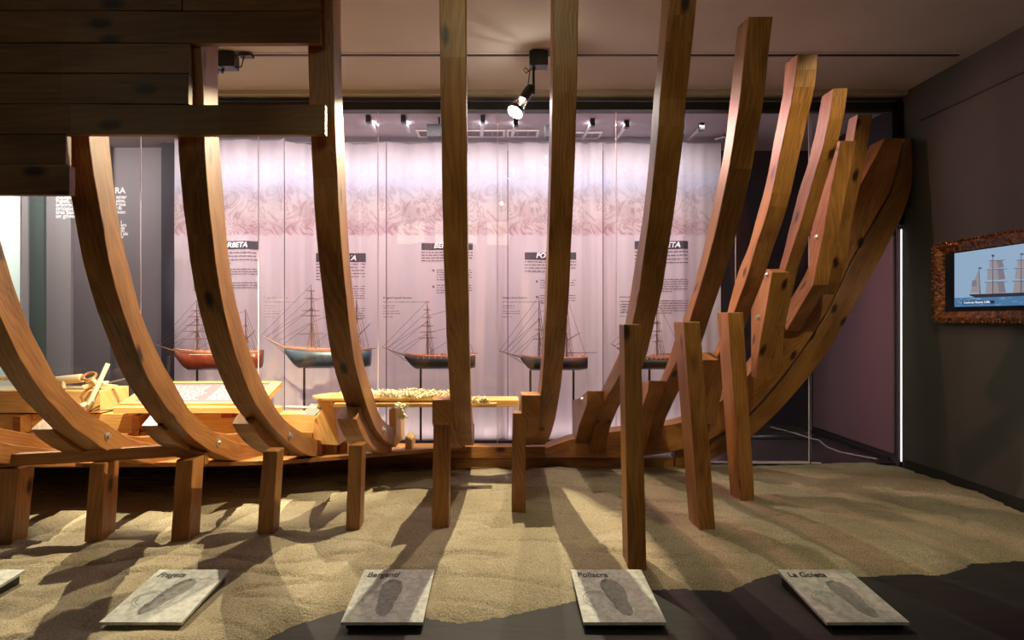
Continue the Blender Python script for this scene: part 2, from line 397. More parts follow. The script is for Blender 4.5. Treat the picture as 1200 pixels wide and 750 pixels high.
# ------------------------------------------------------------------ room
GL = 5.16                     # glass front of the showcase
WR = 3.37                     # right wall
CE = CZ+1.88
def slab(name, x0, x1, y0, y1, z0, z1, mat, **k):
    return struct(name, MB().box(x0, x1, y0, y1, z0, z1), mat, **k)
slab('floor', -7.5, WR+.1, -2.5, 7.3, -.1, 0, 'dark_floor')
slab('ceiling', -7.5, WR+.1, -2.5, 7.3, CE, CE+.1, 'ceiling_paint')
slab('wall_right', WR, WR+.12, -2.5, GL-.02, 0, CE, 'dark_wall')
slab('wall_right_case', WR, WR+.12, GL+.02, 7.3, 0, CE, 'case_wall')
slab('wall_right_lit_part', WR-.025, WR-.004, GL+.06, 6.55, .10, CZ+.70, 'mauve_wall_lit')  # lit lower part of the side wall, put in as a paler panel
slab('trim_1', WR-.03, WR-.003, GL+.06, 6.55, CZ+.70, CZ+.80, 'case_wall')
slab('wall_back', -3.9, WR+.1, 6.6, 6.72, 0, CE, 'case_wall')
slab('wall_front', -7.5, WR+.1, -2.6, -2.5, 0, CE, 'dark_wall')
slab('wall_left', -7.6, -7.5, -2.5, 7.3, 0, CE, 'pale_green_wall')
slab('baseboard_right', WR-.03, WR+.001, -2.5, GL-.1, .0, .085, 'black_paint')
slab('baseboard_right_case', WR-.045, WR-.026, GL+.1, 6.59, .0, .06, 'black_paint')
# recessed soffit along the showcase and its black head rail
slab('trim_2', -7.4, WR-.002, 5.06, 5.30, CE-.032, CE-.001, 'ceiling_paint')
slab('trim_3', -7.4, WR-.06, GL-.05, GL+.05, CZ+1.735, CZ+1.80, 'black_paint')
slab('trim_4', WR-.10, WR-.004, GL-.05, GL+.05, CZ+.78, CZ+1.80, 'black_paint')
slab('trim_5', WR-.004-.008, WR-.002, 2.6, 4.9, CZ+1.575, CZ+1.585, 'black_paint')
slab('ceiling_case', -7.4, WR-.002, GL+.05, 6.6, CZ+1.80, CZ+1.845, 'case_ceiling')
slab('floor_case', -7.4, WR-.03, GL+.02, 6.6, .001, .03, 'case_floor')
# left return of the showcase, seen past the left ribs
def seg(name, xa, xb, D, z0, z1, mat, th=.04):
    a = (xa-VX)*D/F; b = (xb-VX)*D/F
    slab(name, a, b, D, D+th, z0, z1, mat)
seg('wall_left_1', 189, 204.5, 6.30, .03, CZ+1.795, 'case_wall')
seg('wall_left_2', 128, 190, 6.45, .03, CZ+1.795, 'grey_panel')
seg('wall_left_3', 82, 129, 6.40, .03, CZ+1.795, 'grey_panel')
seg('wall_left_4', 50, 83, 6.36, .03, CZ+1.795, 'grey_panel_light')
seg('wall_left_5', 32, 51, 6.32, .03, CZ+1.795, 'green_grey')
seg('wall_left_6', 23.5, 32.5, 6.30, .03, CZ+1.795, 'grey_panel_light')
slab('wall_far_left', -7.45, -5.0, 7.1, 7.2, 0, CE, 'pale_green_wall')

# ------------------------------------------------------------------ glass panes
edges = [-700, -560, -420, -282, -142, -2, 137, 277, 363]
PANE = {}
for i in range(len(edges)-1):
    a = edges[i]*GL/F+.004; b = edges[i+1]*GL/F-.004
    o = obj('window_%d' % (i+1), MB().box(a, b, GL-.005, GL+.005, .045, CZ+1.735), 'pane_glass', kind='structure')
    PANE[i+1] = o
    mb = MB()
    mb.box(b+.0015, b+.0065, GL-.004, GL+.004, .045, CZ+1.735)
    obj('edge_seal', mb, 'light_fitting', o)
mb = MB(); z0, z1 = CZ+.05, CZ+1.725
a = 364*GL/F+.01; b = 465*GL/F
o = obj('window_9', MB().box(a, b, GL-.004, GL+.004, .07, z1), 'pane_glass', kind='structure')
f = MB(); f.box(a, b, GL-.006, GL+.006, z1, z1+.009); f.box(b, b+.012, GL-.006, GL+.006, CZ+.8, z1+.009); f.box(a-.002, a, GL-.003, GL+.003, .07, z1+.009)
obj('window_frame', f, 'steel', o)
r = MB(); r.box(-7.3, 363*GL/F, GL-.012, GL+.012, .031, .045)
struct('trim_6', r, 'light_fitting')
struct('trim_7', MB().box(363*GL/F+.02, 363*GL/F+.1, GL-.01, GL+.012, .031, .036), 'light_fitting')
# light strip in the door jamb beside the showcase
ls = thing('light_strip', (3.365, GL, .06), 'thin vertical white light strip in the corner beside the showcase glass', 'light strip')
xs = 473*GL/F
obj('tube', MB().box(xs-.016, xs, GL-.012, GL+.004, .05, CZ+.77), 'strip_glow', ls)
k = MB(); k.box(xs+.003, xs+.012, GL-.02, GL+.02, .05, CZ+.77); k.box(xs+.02, xs+.03, GL-.02, GL+.02, .05, CZ+.77)
obj('glass_edge', k, 'green_grey', ls)
k = MB(); k.box(xs-.035, xs+.012, GL-.03, GL+.02, CZ+.77, CZ+.785); k.box(xs-.024, xs+.006, GL-.024, GL+.012, CZ+.745, CZ+.77)
obj('bracket', k, 'chrome', ls)
k = MB(); k.tube([(xs-.02, GL-.03, .045), (xs+.02, GL-.03, .06), (xs+.05, GL-.03, .04), (xs+.0, GL-.03, .036)], .005); k.box(xs-.02, xs+.015, GL-.03, GL+.01, .032, .05)
obj('floor_bracket', k, 'chrome', ls)

# white lettering on the glass, left
def glass_place(x, y):
    p = W(x, y, GL-.0065)
    return lambda u, v, w: (p.x+u, p.y-w, p.z+v)
def glasstxt(lines, x, y, step, size, nm='glass_lettering', parent=None):
    mb = MB()
    for i, t in enumerate(lines): merge(mb, text_mb(t, size, glass_place(x, y+i*step), bold=.0012))
    return mb
lt = PANE[2]
obj('glass_paragraph', glasstxt(['Aquesta sala', 'Fusell, los arbres', 'arboradas in tres', 'ortogues i cinc', 'tres pals amb', 'un govern de mar'], 65.5, 233, 4.45, .047), 'white_vinyl', lt)
m2 = MB(); p0 = glass_place(134.5, 226.5); merge(m2, text_mb('RA', .07, p0, bold=.002))
for i, t in enumerate(['amar', 'pins,', 'lejos', 'els', 'busc']): merge(m2, text_mb(t, .044, glass_place(136, 232.6+i*4.4), bold=.0012))
for i, t in enumerate(['i', 'ars', 'es', 'm', 'i als', 'o']): merge(m2, text_mb(t, .04, glass_place(141.5, 262+i*3.4), bold=.001))
obj('glass_heading', m2, 'white_vinyl', lt)

# ------------------------------------------------------------------ sand
EDGE = [(-200, 900), (100, 850), (230, 790), (310, 750), (350, 731), (400, 716), (430, 712), (470, 716), (500, 724), (540, 731), (590, 722), (640, 712), (690, 700), (740, 692), (800, 690), (855, 693), (885, 679), (910, 672), (960, 676), (1010, 676), (1060, 673), (1100, 674), (1120, 669), (1140, 660), (1170, 659), (1210, 656), (1300, 652)]
def edgeD(X):
    # first crossing along X = const of the traced outline
    best = None
    for (xa, ya), (xb, yb) in zip(EDGE[:-1], EDGE[1:]):
        Da = CZ*F/(ya-VY); Db = CZ*F/(yb-VY); Xa = (xa-VX)*Da/F; Xb = (xb-VX)*Db/F
        if (Xa-X)*(Xb-X) <= 0 and Xa != Xb:
            t = (X-Xa)/(Xb-Xa); D = Da+t*(Db-Da)
            if best is None or D > best: best = D
    if best is None: best = .9 if X < 0 else 3.2
    return best
def sand_h(X, Y):
    d = Y-edgeD(X)-.012*noise.noise(Vector((X*22, Y*22, 4)))
    if d <= -.01: return -.01
    ramp = 1-math.exp(-max(0, d)/.10)
    h = .052*ramp
    q = Vector((X*1.3, Y*2.4, 0))
    h += ramp*(.022*noise.noise(q)+.012*noise.noise(Vector((X*3.1, Y*5.5, 3))))
    rip = abs(noise.noise(Vector((X*1.1+3, Y*4.2, 8))))          # soft ridges
    h -= ramp*.020*math.exp(-(rip/.045)**2)
    h += ramp*.010*noise.noise(Vector((X*6, Y*9, 7)))
    h += ramp*.003*noise.noise(Vector((X*24, Y*24, 1)))
    for Xc in (-2.39, -1.43, -.468):
        q1 = max(abs(X-Xc)-.175, 0); q2 = max(abs(Y-2.66)-.235, 0); q = math.hypot(q1, q2)
        h = min(h, max(.004, .012+q*.45+.004*noise.noise(Vector((X*8, Y*8, 2)))))
    if X > WR-.25: h -= (X-(WR-.25))*.10
    back = max(0, (Y-4.6)/.5); h -= .018*min(1, back)
    return max(h, .004 if d > 0 else -.01)
def build_sand():
    mb = MB(); x0, x1, y0, y1 = -5.2, WR-.032, 1.9, GL-.016; nx, ny = 520, 200
    ids = []
    for j in range(ny+1):
        for i in range(nx+1):
            X = x0+(x1-x0)*i/nx; Y = y0+(y1-y0)*j/ny
            ids.append(mb.vert((X, Y, sand_h(X, Y))))
    for j in range(ny):
        for i in range(nx):
            q = [j*(nx+1)+i, j*(nx+1)+i+1, (j+1)*(nx+1)+i+1, (j+1)*(nx+1)+i]
            if max(mb.v[k].z for k in q) > -.005: mb.face(q)
    o = obj('sand_bed', mb, 'sand', smooth=True, label='bed of ochre sand spread under the wooden ship skeleton', cat='sand', kind='stuff')
build_sand()

# ------------------------------------------------------------------ the ship skeleton
hull = thing('ship_skeleton', (0, 4.9, .05), 'large wooden ship hull skeleton with curved ribs, keel and stem standing over the sand', 'ship hull')
TH = .115
def on_plane(pt, a, b=0):
    x, y = pt; D = a/((x-VX)/F-b); return W(x, y, D)
def rib(C, I, a, b=0, th=TH, side=None, n=34, name='rib', j=.0025, bolts=(), label=None):
    """C outer corner edge, I inner edge of the lit side face (photo px) lying in the plane X=a+bD; body runs away from the axis"""
    P = resample([on_plane(p, a, b) for p in C], n); Q = resample([on_plane(p, a, b) for p in I], n)
    sx = side if side is not None else (1 if a > 0 else -1)
    off = Vector((sx*th, 0, 0)); st = []
    for i, (p, q) in enumerate(zip(P, Q)):
        s1 = Vector((0, noise.noise(Vector((i*.8, a*9, 0)))*j*2, noise.noise(Vector((i*.7, a*9, 5)))*j*2))
        st.append([p+s1, q-s1, q+off-s1, p+off+s1*.5])
    o = obj(name, MB().beam(st, v0=a*3), 'timber', hull, bevel=.004, label=label)
    for bp in bolts:
        c = on_plane(bp, a, b); ax = Vector((-sx, 0, 0))
        mb = MB(); mb.lathe(c-ax*.004, ax, [(0, .024), (.008, .024), (.010, .019), (.010, .012), (.022, .011), (.024, .0)], 12)
        obj('bolt', mb, 'steel', o)
    return o

def prof_rib(prof_o, prof_i, aF, th, n=34, name='rib', xoff=0):
    """ribs seen edge-on: outline given as (D, Z) pairs; aF(D) gives X of the near side"""
    P = resample([(aF(D), D, CZ+Z) for D, Z in prof_o], n); Q = resample([(aF(D), D, CZ+Z) for D, Z in prof_i], n)
    st = []
    for i, (p, q) in enumerate(zip(P, Q)):
        s1 = Vector((noise.noise(Vector((i*.6, th*90, 2)))*.004, 0, 0))
        st.append([p+s1, q, q+Vector((th, 0, 0)), p+Vector((th, 0, 0))+s1*.6])
    return obj(name, MB().beam(st, v0=th*7), 'timber', hull, bevel=.004)

# outlines traced on the photograph
R0C = [(-112, -160), (-108, -60), (-98, 60), (-80, 160), (-52, 250), (-22, 325), (0, 370), (14, 402), (22, 418), (36, 440), (50, 462), (70, 484), (90, 504), (108, 516), (124, 527), (160, 541), (210, 547), (262, 547)]
R0I = [(-82, -160), (-76, -60), (-66, 60), (-45, 160), (-14, 240), (0, 276), (10, 316), (22, 350), (32, 378), (42, 399), (48, 410), (64, 440), (84, 466), (104, 484), (128, 498), (148, 512), (180, 520), (225, 526), (262, 527)]
RmC = [(x-165+max(0, (y-400))*.0, y) for x, y in R0C]
R1C = [(84, -160), (86, -60), (93, 60), (104, 160), (108, 195), (113, 220), (121, 270), (126, 300), (133, 326), (139, 352), (148, 378), (157, 402), (165, 424), (175, 446), (190, 470), (210, 498), (230, 517), (250, 530), (270, 538), (285, 541), (318, 541)]
R1I = [(107, -160), (110, -60), (117, 60), (128, 160), (131, 197), (136, 235), (141, 270), (148, 300), (156, 330), (165, 366), (175, 393), (190, 425), (199, 440), (210, 460), (220, 478), (238, 496), (258, 510), (278, 519), (300, 523), (318, 524)]
R2C = [(232, -160), (233, -60), (235, 57), (238, 110), (239, 161), (240, 178), (242.5, 210), (244, 234), (248, 262), (251, 294), (255, 324), (261, 358), (267, 384), (274, 410), (285, 441), (296, 468), (308, 486), (326, 508), (344, 524), (360, 533), (377, 536), (382, 536)]
R2I = [(253, -160), (254, -60), (256, 57), (256, 110), (256.5, 161), (259, 190), (262, 230), (266, 280), (270, 315), (275, 345), (283, 378), (292.5, 412), (304, 440), (316, 466), (330, 488), (346, 502), (364, 512), (382, 518)]
R3C = [(389, -160), (389.4, -60), (389.6, 0), (390, 40), (391, 80), (392, 120), (393, 150), (394, 180), (396, 216), (397, 246), (399, 274), (401, 300), (403.6, 326), (406, 350), (409, 378), (413, 410), (418, 436), (424, 458), (431, 480), (440, 502), (450, 516), (464, 524)]
R3I = [(398.5, -160), (399, -60), (399.5, 0), (400, 60), (401.5, 120), (403, 150), (404.5, 190), (406, 235), (408, 275), (410, 303), (412, 326), (415, 352), (418.5, 382), (423, 410), (429, 436), (438, 464), (443, 482), (449, 492), (457, 499), (464, 503)]
R6C = [(789, -90), (784, 0), (781, 35), (777, 80), (773, 120), (771, 160), (767.5, 188), (764, 225), (760, 260), (754.7, 297), (749.3, 340), (741.5, 377), (735, 410), (726, 439), (707, 473), (697, 500), (691, 531)]
R6I = [(779, -90), (775.5, 0), (771.5, 53), (768, 93), (764, 133), (761, 183), (756, 228), (751.5, 268), (745, 302), (740, 337), (733, 376), (726, 412), (715, 437), (704.7, 457), (694, 485), (689, 531)]
R7C = [(877, 19), (873, 53), (868, 107), (864, 139), (860, 160), (856, 188), (850.7, 215), (841, 260), (832, 297), (822.7, 329), (813, 361), (808, 377), (796.7, 415), (786, 437), (776.7, 458), (762, 492), (754, 528)]
R7I = [(864, 32), (861, 61), (857, 101), (853, 139), (849, 173), (845, 197), (841, 215), (834.7, 244), (826.7, 281), (818.7, 313), (810.7, 345), (800, 375), (792.7, 391), (783, 423), (773, 447), (757, 485), (750, 528)]
R8C = [(934.7, 63), (930.7, 103), (924, 135), (917, 167), (909, 205), (903.5, 232), (894.7, 263), (885, 292), (874.7, 327), (865, 353), (858, 372), (848, 401), (838.7, 423), (830, 455), (822, 497)]
R8I = [(920, 75), (918, 103), (913, 133), (906.7, 165), (898.7, 210), (893, 232), (885, 260), (877, 289), (865, 319), (858.7, 340), (853, 363), (846.7, 387), (836, 415), (826, 445), (817, 492)]
R9C = [(977, 103), (972, 138), (962.7, 178), (953, 210), (945, 238), (938.7, 260), (930.7, 284), (920, 317), (916, 337), (910.7, 361), (905, 391), (903, 432)]
R9I = [(962.7, 113), (956, 151), (946.7, 191), (937, 221), (928, 255), (920, 289), (913, 315), (906, 345), (900, 370), (895, 395), (892, 428)]
R10C = [(1005.3, 134), (1000, 165), (997, 189), (988, 230), (981, 265), (976, 303), (968, 332), (962, 345)]
R10I = [(994.7, 139), (990.7, 162), (987, 189), (979, 230), (972, 265), (966, 303), (958, 332), (952, 345)]

rib([(x-168, y) for x, y in R0C], [(x-168, y) for x, y in R0I], -2.63, bolts=[])
rib(R0C, R0I, -2.16, bolts=[(125.5, 511.5)])
rib(R1C, R1I, -1.70, bolts=[(255.5, 519)])
rib(R2C, R2I, -1.27, bolts=[(339, 511)])
rib(R3C, R3I, -.77, th=.118, bolts=[(449, 504)])
rib(R6C, R6I, .72, th=.118)
rib(R7C, R7I, 1.15)
rib(R8C, R8I, 1.58, th=.11)
rib(R9C, R9I, 1.95, th=.085)
rib(R10C, R10I, 2.36, th=.10)
# the two middle ribs
def dz(C, a): return [((a/((x-VX)/F)), (VY-y)/F*(a/((x-VX)/F))) for x, y in C]
P4o = [(2.66, 1.9), (2.70, 1.5), (2.74, 1.15), (2.84, .72), (2.95, .40), (3.08, .12), (3.24, -.12), (3.42, -.36), (3.62, -.55), (3.95, -.75), (4.35, -.90), (4.9, -.99)]
P4i = [(2.80, 1.9), (2.84, 1.5), (2.88, 1.15), (2.98, .72), (3.10, .40), (3.24, .12), (3.41, -.12), (3.60, -.33), (3.83, -.49), (4.12, -.64), (4.45, -.76), (4.9, -.84)]
def x4(D): return -.147-.0229*(D-2.72)-.117
prof_rib(P4o, P4i, x4, .117)
P5o = [(2.80, 1.9), (2.84, 1.48), (2.90, 1.1), (3.0, .7), (3.12, .38), (3.26, .08), (3.46, -.2), (3.68, -.42), (3.95, -.62), (4.3, -.80), (4.65, -.93), (4.95, -1.02)]
P5i = [(2.98, 1.9), (3.02, 1.48), (3.06, 1.1), (3.16, .7), (3.28, .38), (3.43, .08), (3.63, -.18), (3.87, -.38), (4.15, -.55), (4.45, -.69), (4.75, -.8), (4.95, -.84)]
prof_rib(P5o, P5i, lambda D: .252, .115)

# floor timbers: the lower half-frames bolted against the after side of each rib
def timber_prism(pts, a, sx, th=TH, name='floor_timber', bolts=()):
    P = [on_plane(p, a) for p in pts]
    o = obj(name, MB().prism(P, (sx*th, 0, 0)), 'timber', hull, bevel=.004)
    for bp in bolts:
        c = on_plane(bp, a); ax = Vector((-sx, 0, 0))
        mb = MB(); mb.lathe(c-ax*.003, ax, [(0, .020), (.007, .020), (.009, .014), (.018, .012), (.020, 0)], 12)
        obj('bolt', mb, 'steel', o)
    return o
# left: profile in (D,Z), box starting where the rib ends
def floor_left(XL, pts, th=.11, bolts=()):
    P = [Vector((XL+th, D, CZ+Z)) for D, Z in pts]
    return obj('floor_timber', MB().prism(P, (-th, 0, 0)), 'timber', hull, bevel=.004)
for Xr, D0 in ((-2.86, 3.13), (-2.39, 3.13), (-1.89, 3.24), (-1.437, 3.30), (-.912, 3.45)):
    k = D0
    floor_left(Xr, [(k, -.568), (k+.06, -.625), (k+.15, -.69), (k+.27, -.755), (k+.5, -.85), (k+.8, -.92), (4.6, -1.02), (4.6, -.86), (k+.8, -.76), (k+.45, -.67), (k+.24, -.60), (k+.11, -.512)])
for X0, D0 in ((-.382, 3.50), (.135, 3.72)):
    P = [Vector((X0, D, CZ+Z)) for D, Z in [(D0, -.465), (D0, -.60), (D0+.12, -.66), (D0+.35, -.78), (D0+.75, -.9), (4.94, -1.02), (4.94, -.82), (D0+.85, -.74), (D0+.5, -.62), (D0+.22, -.47)]]
    obj('floor_timber', MB().prism(P, (.115, 0, 0)), 'timber', hull, bevel=.004)
timber_prism([(688, 473), (688, 458), (678, 467), (670, 469), (671.5, 531), (678, 500)], .605, 1, bolts=[(683, 468)])
timber_prism([(759, 459), (760.5, 446), (752, 448), (738, 470), (735, 529), (739, 529), (748, 490)], 1.035, 1)
timber_prism([(824, 422), (821, 413), (812, 440), (797, 500), (802, 500), (812, 465)], 1.465, 1)
timber_prism([(905, 319), (897, 315), (880, 353), (880, 393), (880, 441), (887, 445), (888, 420), (890.7, 401), (897, 367)], 1.835, 1, th=.112, bolts=[(899, 322), (889, 372)])
timber_prism([(985, 165), (978.7, 165), (973, 189), (965, 215), (962.7, 225), (954.7, 252), (948, 284), (948, 335), (920, 381), (921, 388), (953, 334), (957, 311), (965, 273), (973, 225), (978.7, 197)], 2.25, 1, th=.108, bolts=[(980, 174), (957, 278)])
# keel, stem, deadwood
def flat_timber(name, px, D0, D1, label=None):
    P = [W(x, y, D0) for x, y in px]
    return obj(name, MB().prism(P, (0, D1-D0, 0)), 'timber', hull, bevel=.004, label=label)
def keel_beam():
    st = []
    for x in (-260, -60, 140, 340, 480, 640, 790):
        z = [W(x, y, 4.98).z for y in (549.5, 537)]
        X = W(x, 0, 4.98).x
        st.append([(X, 4.985, z[0]), (X, 5.11, z[0]), (X, 5.11, z[1]), (X, 4.985, z[1])])
    obj('keel', MB().beam(st), 'timber', hull, bevel=.004)
keel_beam()
So = resample([(*W(x, y, 4.99),) for x, y in [(791, 548.5), (807, 547), (833, 539), (857, 528), (881, 512), (919, 475), (953, 435), (977, 401), (1013, 337), (1040, 288), (1061, 245), (1070, 205), (1068, 162)]], 40)
Si = resample([(*W(x, y, 4.99),) for x, y in [(791, 529.5), (807, 525), (831, 516), (850, 505), (879, 485), (913, 448), (940, 413), (972, 363), (1000, 304), (1032, 247), (1045, 223), (1055, 195), (1060, 162)]], 40)
obj('stem', MB().beam([[a, a+Vector((0, .12, 0)), b+Vector((0, .12, 0)), b] for a, b in zip(So, Si)]), 'timber', hull, bevel=.004)
Ao = resample([(*W(x-1.5, y-1.2, 4.90),) for x, y in [(640, 536.5), (727, 538), (776, 533), (805, 527), (830, 518), (849, 507), (878, 487), (912, 450), (939, 415), (971, 365), (999, 306), (1031, 249), (1046, 222), (1060, 163)]], 40)
Ai = resample([(*W(x, y, 4.90),) for x, y in [(640, 525), (669, 515), (709, 507), (777, 499), (802, 494), (822, 486), (845, 470), (874, 443), (902, 405), (930, 365), (955, 325), (990, 250), (1010, 213), (1037, 162)]], 40)
obj('apron', MB().beam([[a, a+Vector((0, .20, 0)), b+Vector((0, .20, 0)), b] for a, b in zip(Ao, Ai)], v0=2), 'timber', hull, bevel=.004)
mb = MB(); st = []
for x in (-260, -60, 140, 340, 480, 570, 641):
    lo = W(x, 537, 4.96).z; hi = W(x, 523.5, 4.96).z; X = W(x, 0, 4.96).x
    st.append([(X, 4.96, lo), (X, 5.1, lo), (X, 5.1, hi), (X, 4.96, hi)])
obj('deadwood', mb.beam(st, v0=5), 'timber', hull, bevel=.003)
# garboard batten rising to the bow and bilge batten under the left ribs
def strip(name, pts, hpx, dep, mat='timber'):
    st = []
    for x, y, D in pts:
        a = W(x, y, D); h = hpx*D/F
        st.append([a+Vector((0, 0, -h)), a+Vector((0, dep, -h)), a+Vector((0, dep, 0)), a])
    return obj(name, MB().beam(st, v0=random.random()), mat, hull, bevel=.002)
def garboard():
    st = []
    for x, y, D in [(-420, 542.5, 3.74), (-150, 542.5, 3.76), (60, 542.5, 3.80), (240, 541.5, 3.88), (330, 539.5, 4.08), (408, 533.5, 4.32), (478, 528, 4.56), (545, 522.5, 4.78)]:
        a = W(x, y, D); z1 = CZ-1.055 if D < 4.5 else CZ-1.03; X = a.x
        st.append([a+Vector((0, 0, -.028)), Vector((X, 4.955, z1-.03)), Vector((X, 4.955, z1)), a])
    return obj('garboard', MB().beam(st, v0=.4), 'timber', hull, bevel=.002)
garboard()
strip('batten', [(-230, 541, 3.22), (-60, 536.5, 3.27), (14, 532.5, 3.31), (110, 527.5, 3.38), (205, 521.5, 3.47), (240, 531, 3.6)], 14, .05)
# keelson face and cross knees inside the hull
obj('keelson', MB().box(-5.2, -1.27, 4.72, 4.9, CZ-.965, CZ-.735), 'light_wood', hull, bevel=.004)
obj('keelson_cap', MB().box(-5.2, -3.05, 4.70, 5.06, CZ-.725, CZ-.555), 'light_wood', hull, bevel=.004)
kn = MB().prism([W(364, 520, 4.38), W(367, 495, 4.38), W(386, 465, 4.38), W(389, 464, 4.38), W(397, 522, 4.38)], (0, .34, 0))
obj('knee', kn, 'light_wood', hull, bevel=.003)
obj('knee', MB().prism([W(382, 519, 4.5), W(388, 517, 4.5), W(392, 523, 4.5), W(392, 534, 4.5), W(382, 536, 4.5)], (0, .3, 0)), 'light_wood', hull)
obj('knee', MB().prism([W(398, 518, 4.6), W(407, 518, 4.6), W(407, 531, 4.6), W(398, 533, 4.6)], (0, .25, 0)), 'light_wood', hull)
obj('knee', MB().prism([W(456, 480, 4.5), W(464, 480, 4.5), W(464, 524, 4.5), W(456, 522, 4.5)], (0, .42, 0)), 'light_wood', hull, bevel=.003)
obj('knee', MB().prism([W(475, 512, 4.7), W(482, 516, 4.7), W(482, 527, 4.7), W(475, 528, 4.7)], (0, .22, 0)), 'light_wood', hull)
for x, yb, yt in ((20, 507, 487), (46, 532, 517), (158, 510, 486), (168, 523, 505)):
    a = W(x, yb, 4.64)
    obj('knee', MB().box(a.x, a.x+.055, 4.60, 4.74, a.z, a.z+(yb-yt)*4.6/F), 'timber', hull)
def inner_arm(Xr, s=1):      # lower half-frame on the far side, lit side face towards the bow
    P = [Vector((Xr, D, CZ+Z)) for D, Z in [(3.95, -1.00), (4.70, -1.05), (4.70, -.72), (4.50, -.73), (4.25, -.79), (3.98, -.88)]]
    return obj('floor_timber', MB().prism(P, (-.1, 0, 0)), 'light_wood', hull, bevel=.003)
# stringer the shavings lie on
st = MB().box(W(372, 0, 4.40).x, .14, 4.40, 4.62, W(0, 477, 4.4).z, W(0, 469, 4.4).z)
obj('stringer', st, 'light_wood', hull, bevel=.003)
# outside planking, upper left
def hullD(X, y):             # distance of the plank face from the eye at a given station
    tab = [(-4.5, 2.50), (-3.0, 2.42), (-2.16, 2.43), (-1.70, 2.50), (-1.27, 2.62), (-.77, 2.85), (-.4, 2.98)]
    for (a, da), (b, db) in zip(tab[:-1], tab[1:]):
        if a <= X <= b: return da+(db-da)*(X-a)/(b-a)
    return tab[0][1] if X < tab[0][0] else tab[-1][1]
def plank(y0, y1, xend, seed, xbeg=None, dd=0.0, name='hull_plank'):
    st = []; X = -4.2; xs = []
    # find X at the end: image x = VX + F*X/D
    Xe = -4
    for k in range(4000):
        t = -4+k*.001
        if VX+F*t/(hullD(t, y0)+dd) >= xend: Xe = t; break
    Xb = -4.2
    if xbeg is not None:
        for k in range(4000):
            t = -4+k*.001
            if VX+F*t/(hullD(t, y0)+dd) >= xbeg: Xb = t; break
    n = 26
    for i in range(n+1):
        X = Xb+(Xe-Xb)*i/n; D = hullD(X, y0)-.012+dd
        w = noise.noise(Vector((X*2, seed, 0)))*.003
        zt = CZ+(VY-y0)*D/F-.0006+w; zb = CZ+(VY-y1)*D/F+.0006+w
        t = .034; g = (zt-zb)*.0
        st.append([(X, D-t, zb), (X, D, zb), (X, D, zt), (X, D-t, zt)])
    o = obj(name, MB().beam(st, v0=seed*1.7), 'plank_wood_shaded', hull, bevel=.0015)
    return o
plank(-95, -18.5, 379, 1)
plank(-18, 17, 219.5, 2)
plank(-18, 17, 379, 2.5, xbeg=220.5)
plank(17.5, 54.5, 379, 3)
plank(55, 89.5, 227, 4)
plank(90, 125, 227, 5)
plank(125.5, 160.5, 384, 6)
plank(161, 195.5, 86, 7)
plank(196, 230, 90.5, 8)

# ------------------------------------------------------------------ props under the hull
def prop(b0, b1, Db, t0, t1, Dt, dep, label, zt_px, sx):
    """b0,b1 / t0,t1: photo x of the front face at base and top"""
    zs = .0
    A = Vector(((b0-VX)*Db/F, Db, 0)); B = Vector(((b1-VX)*Db/F, Db, 0))
    zt = CZ+(VY-zt_px)*Dt/F
    C = Vector(((t0-VX)*Dt/F, Dt, zt)); D = Vector(((t1-VX)*Dt/F, Dt, zt))
    dv = Vector((0, dep, 0)); st = []
    sb = min(sand_h(p.x, p.y) for p in (A, B, A+dv, B+dv))-.015
    A.z = B.z = max(.0, sb)
    n = 8
    for i in range(n+1):
        t = i/n; p = A.lerp(C, t); q = B.lerp(D, t); w = Vector((noise.noise(Vector((i, b0, 0)))*.003, 0, 0))
        st.append([p+w, q+w*.4, q+dv, p+dv])
    return obj('prop_post', MB().beam(st, v0=b0*.013), 'timber', bevel=.005, label=label, cat='post', group='props holding up the ship skeleton')
prop(-22, 12, 3.3, -14, 22, 3.34, .12, 'leftmost wooden prop post standing in the sand, cut by the photo edge', 549, -1)
prop(98, 117.5, 3.3, 105, 123, 3.36, .13, 'short square wooden prop post, second from the left edge, under the long batten', 543, -1)
prop(199.5, 220.5, 3.3, 206, 226.5, 3.46, .13, 'short wooden prop post under the right end of the long batten', 539, -1)
prop(300.5, 319, 3.41, 308, 325, 3.40, .11, 'short wooden prop post under the third rib, right of the stubby text desk', 529, -1)
prop(404.5, 421, 3.47, 408.5, 424.5, 3.46, .11, 'wooden prop post left of the post below the wood shavings, under the fourth rib', 522, -1)
prop(506, 526, 3.53, 508, 527, 3.53, .10, 'wooden prop post under the end-grain block left of the centre rib', 493, -1)
prop(599.5, 616, 3.80, 601, 616, 3.75, .10, 'thin wooden prop post right of centre with a notched top block', 484, 1)
prop(736, 758, 2.95, 731, 751, 3.06, .13, 'tall upright wooden prop post behind the Pollacra plaque', 380, 1)
prop(820, 839, 3.47, 801, 820.5, 3.48, .20, 'tall slanting wooden prop post, middle of the three on the right', 377, 1)
prop(869, 885, 4.06, 853, 871, 3.92, .20, 'tall slanting wooden prop post nearest the curved stem', 366, 1)

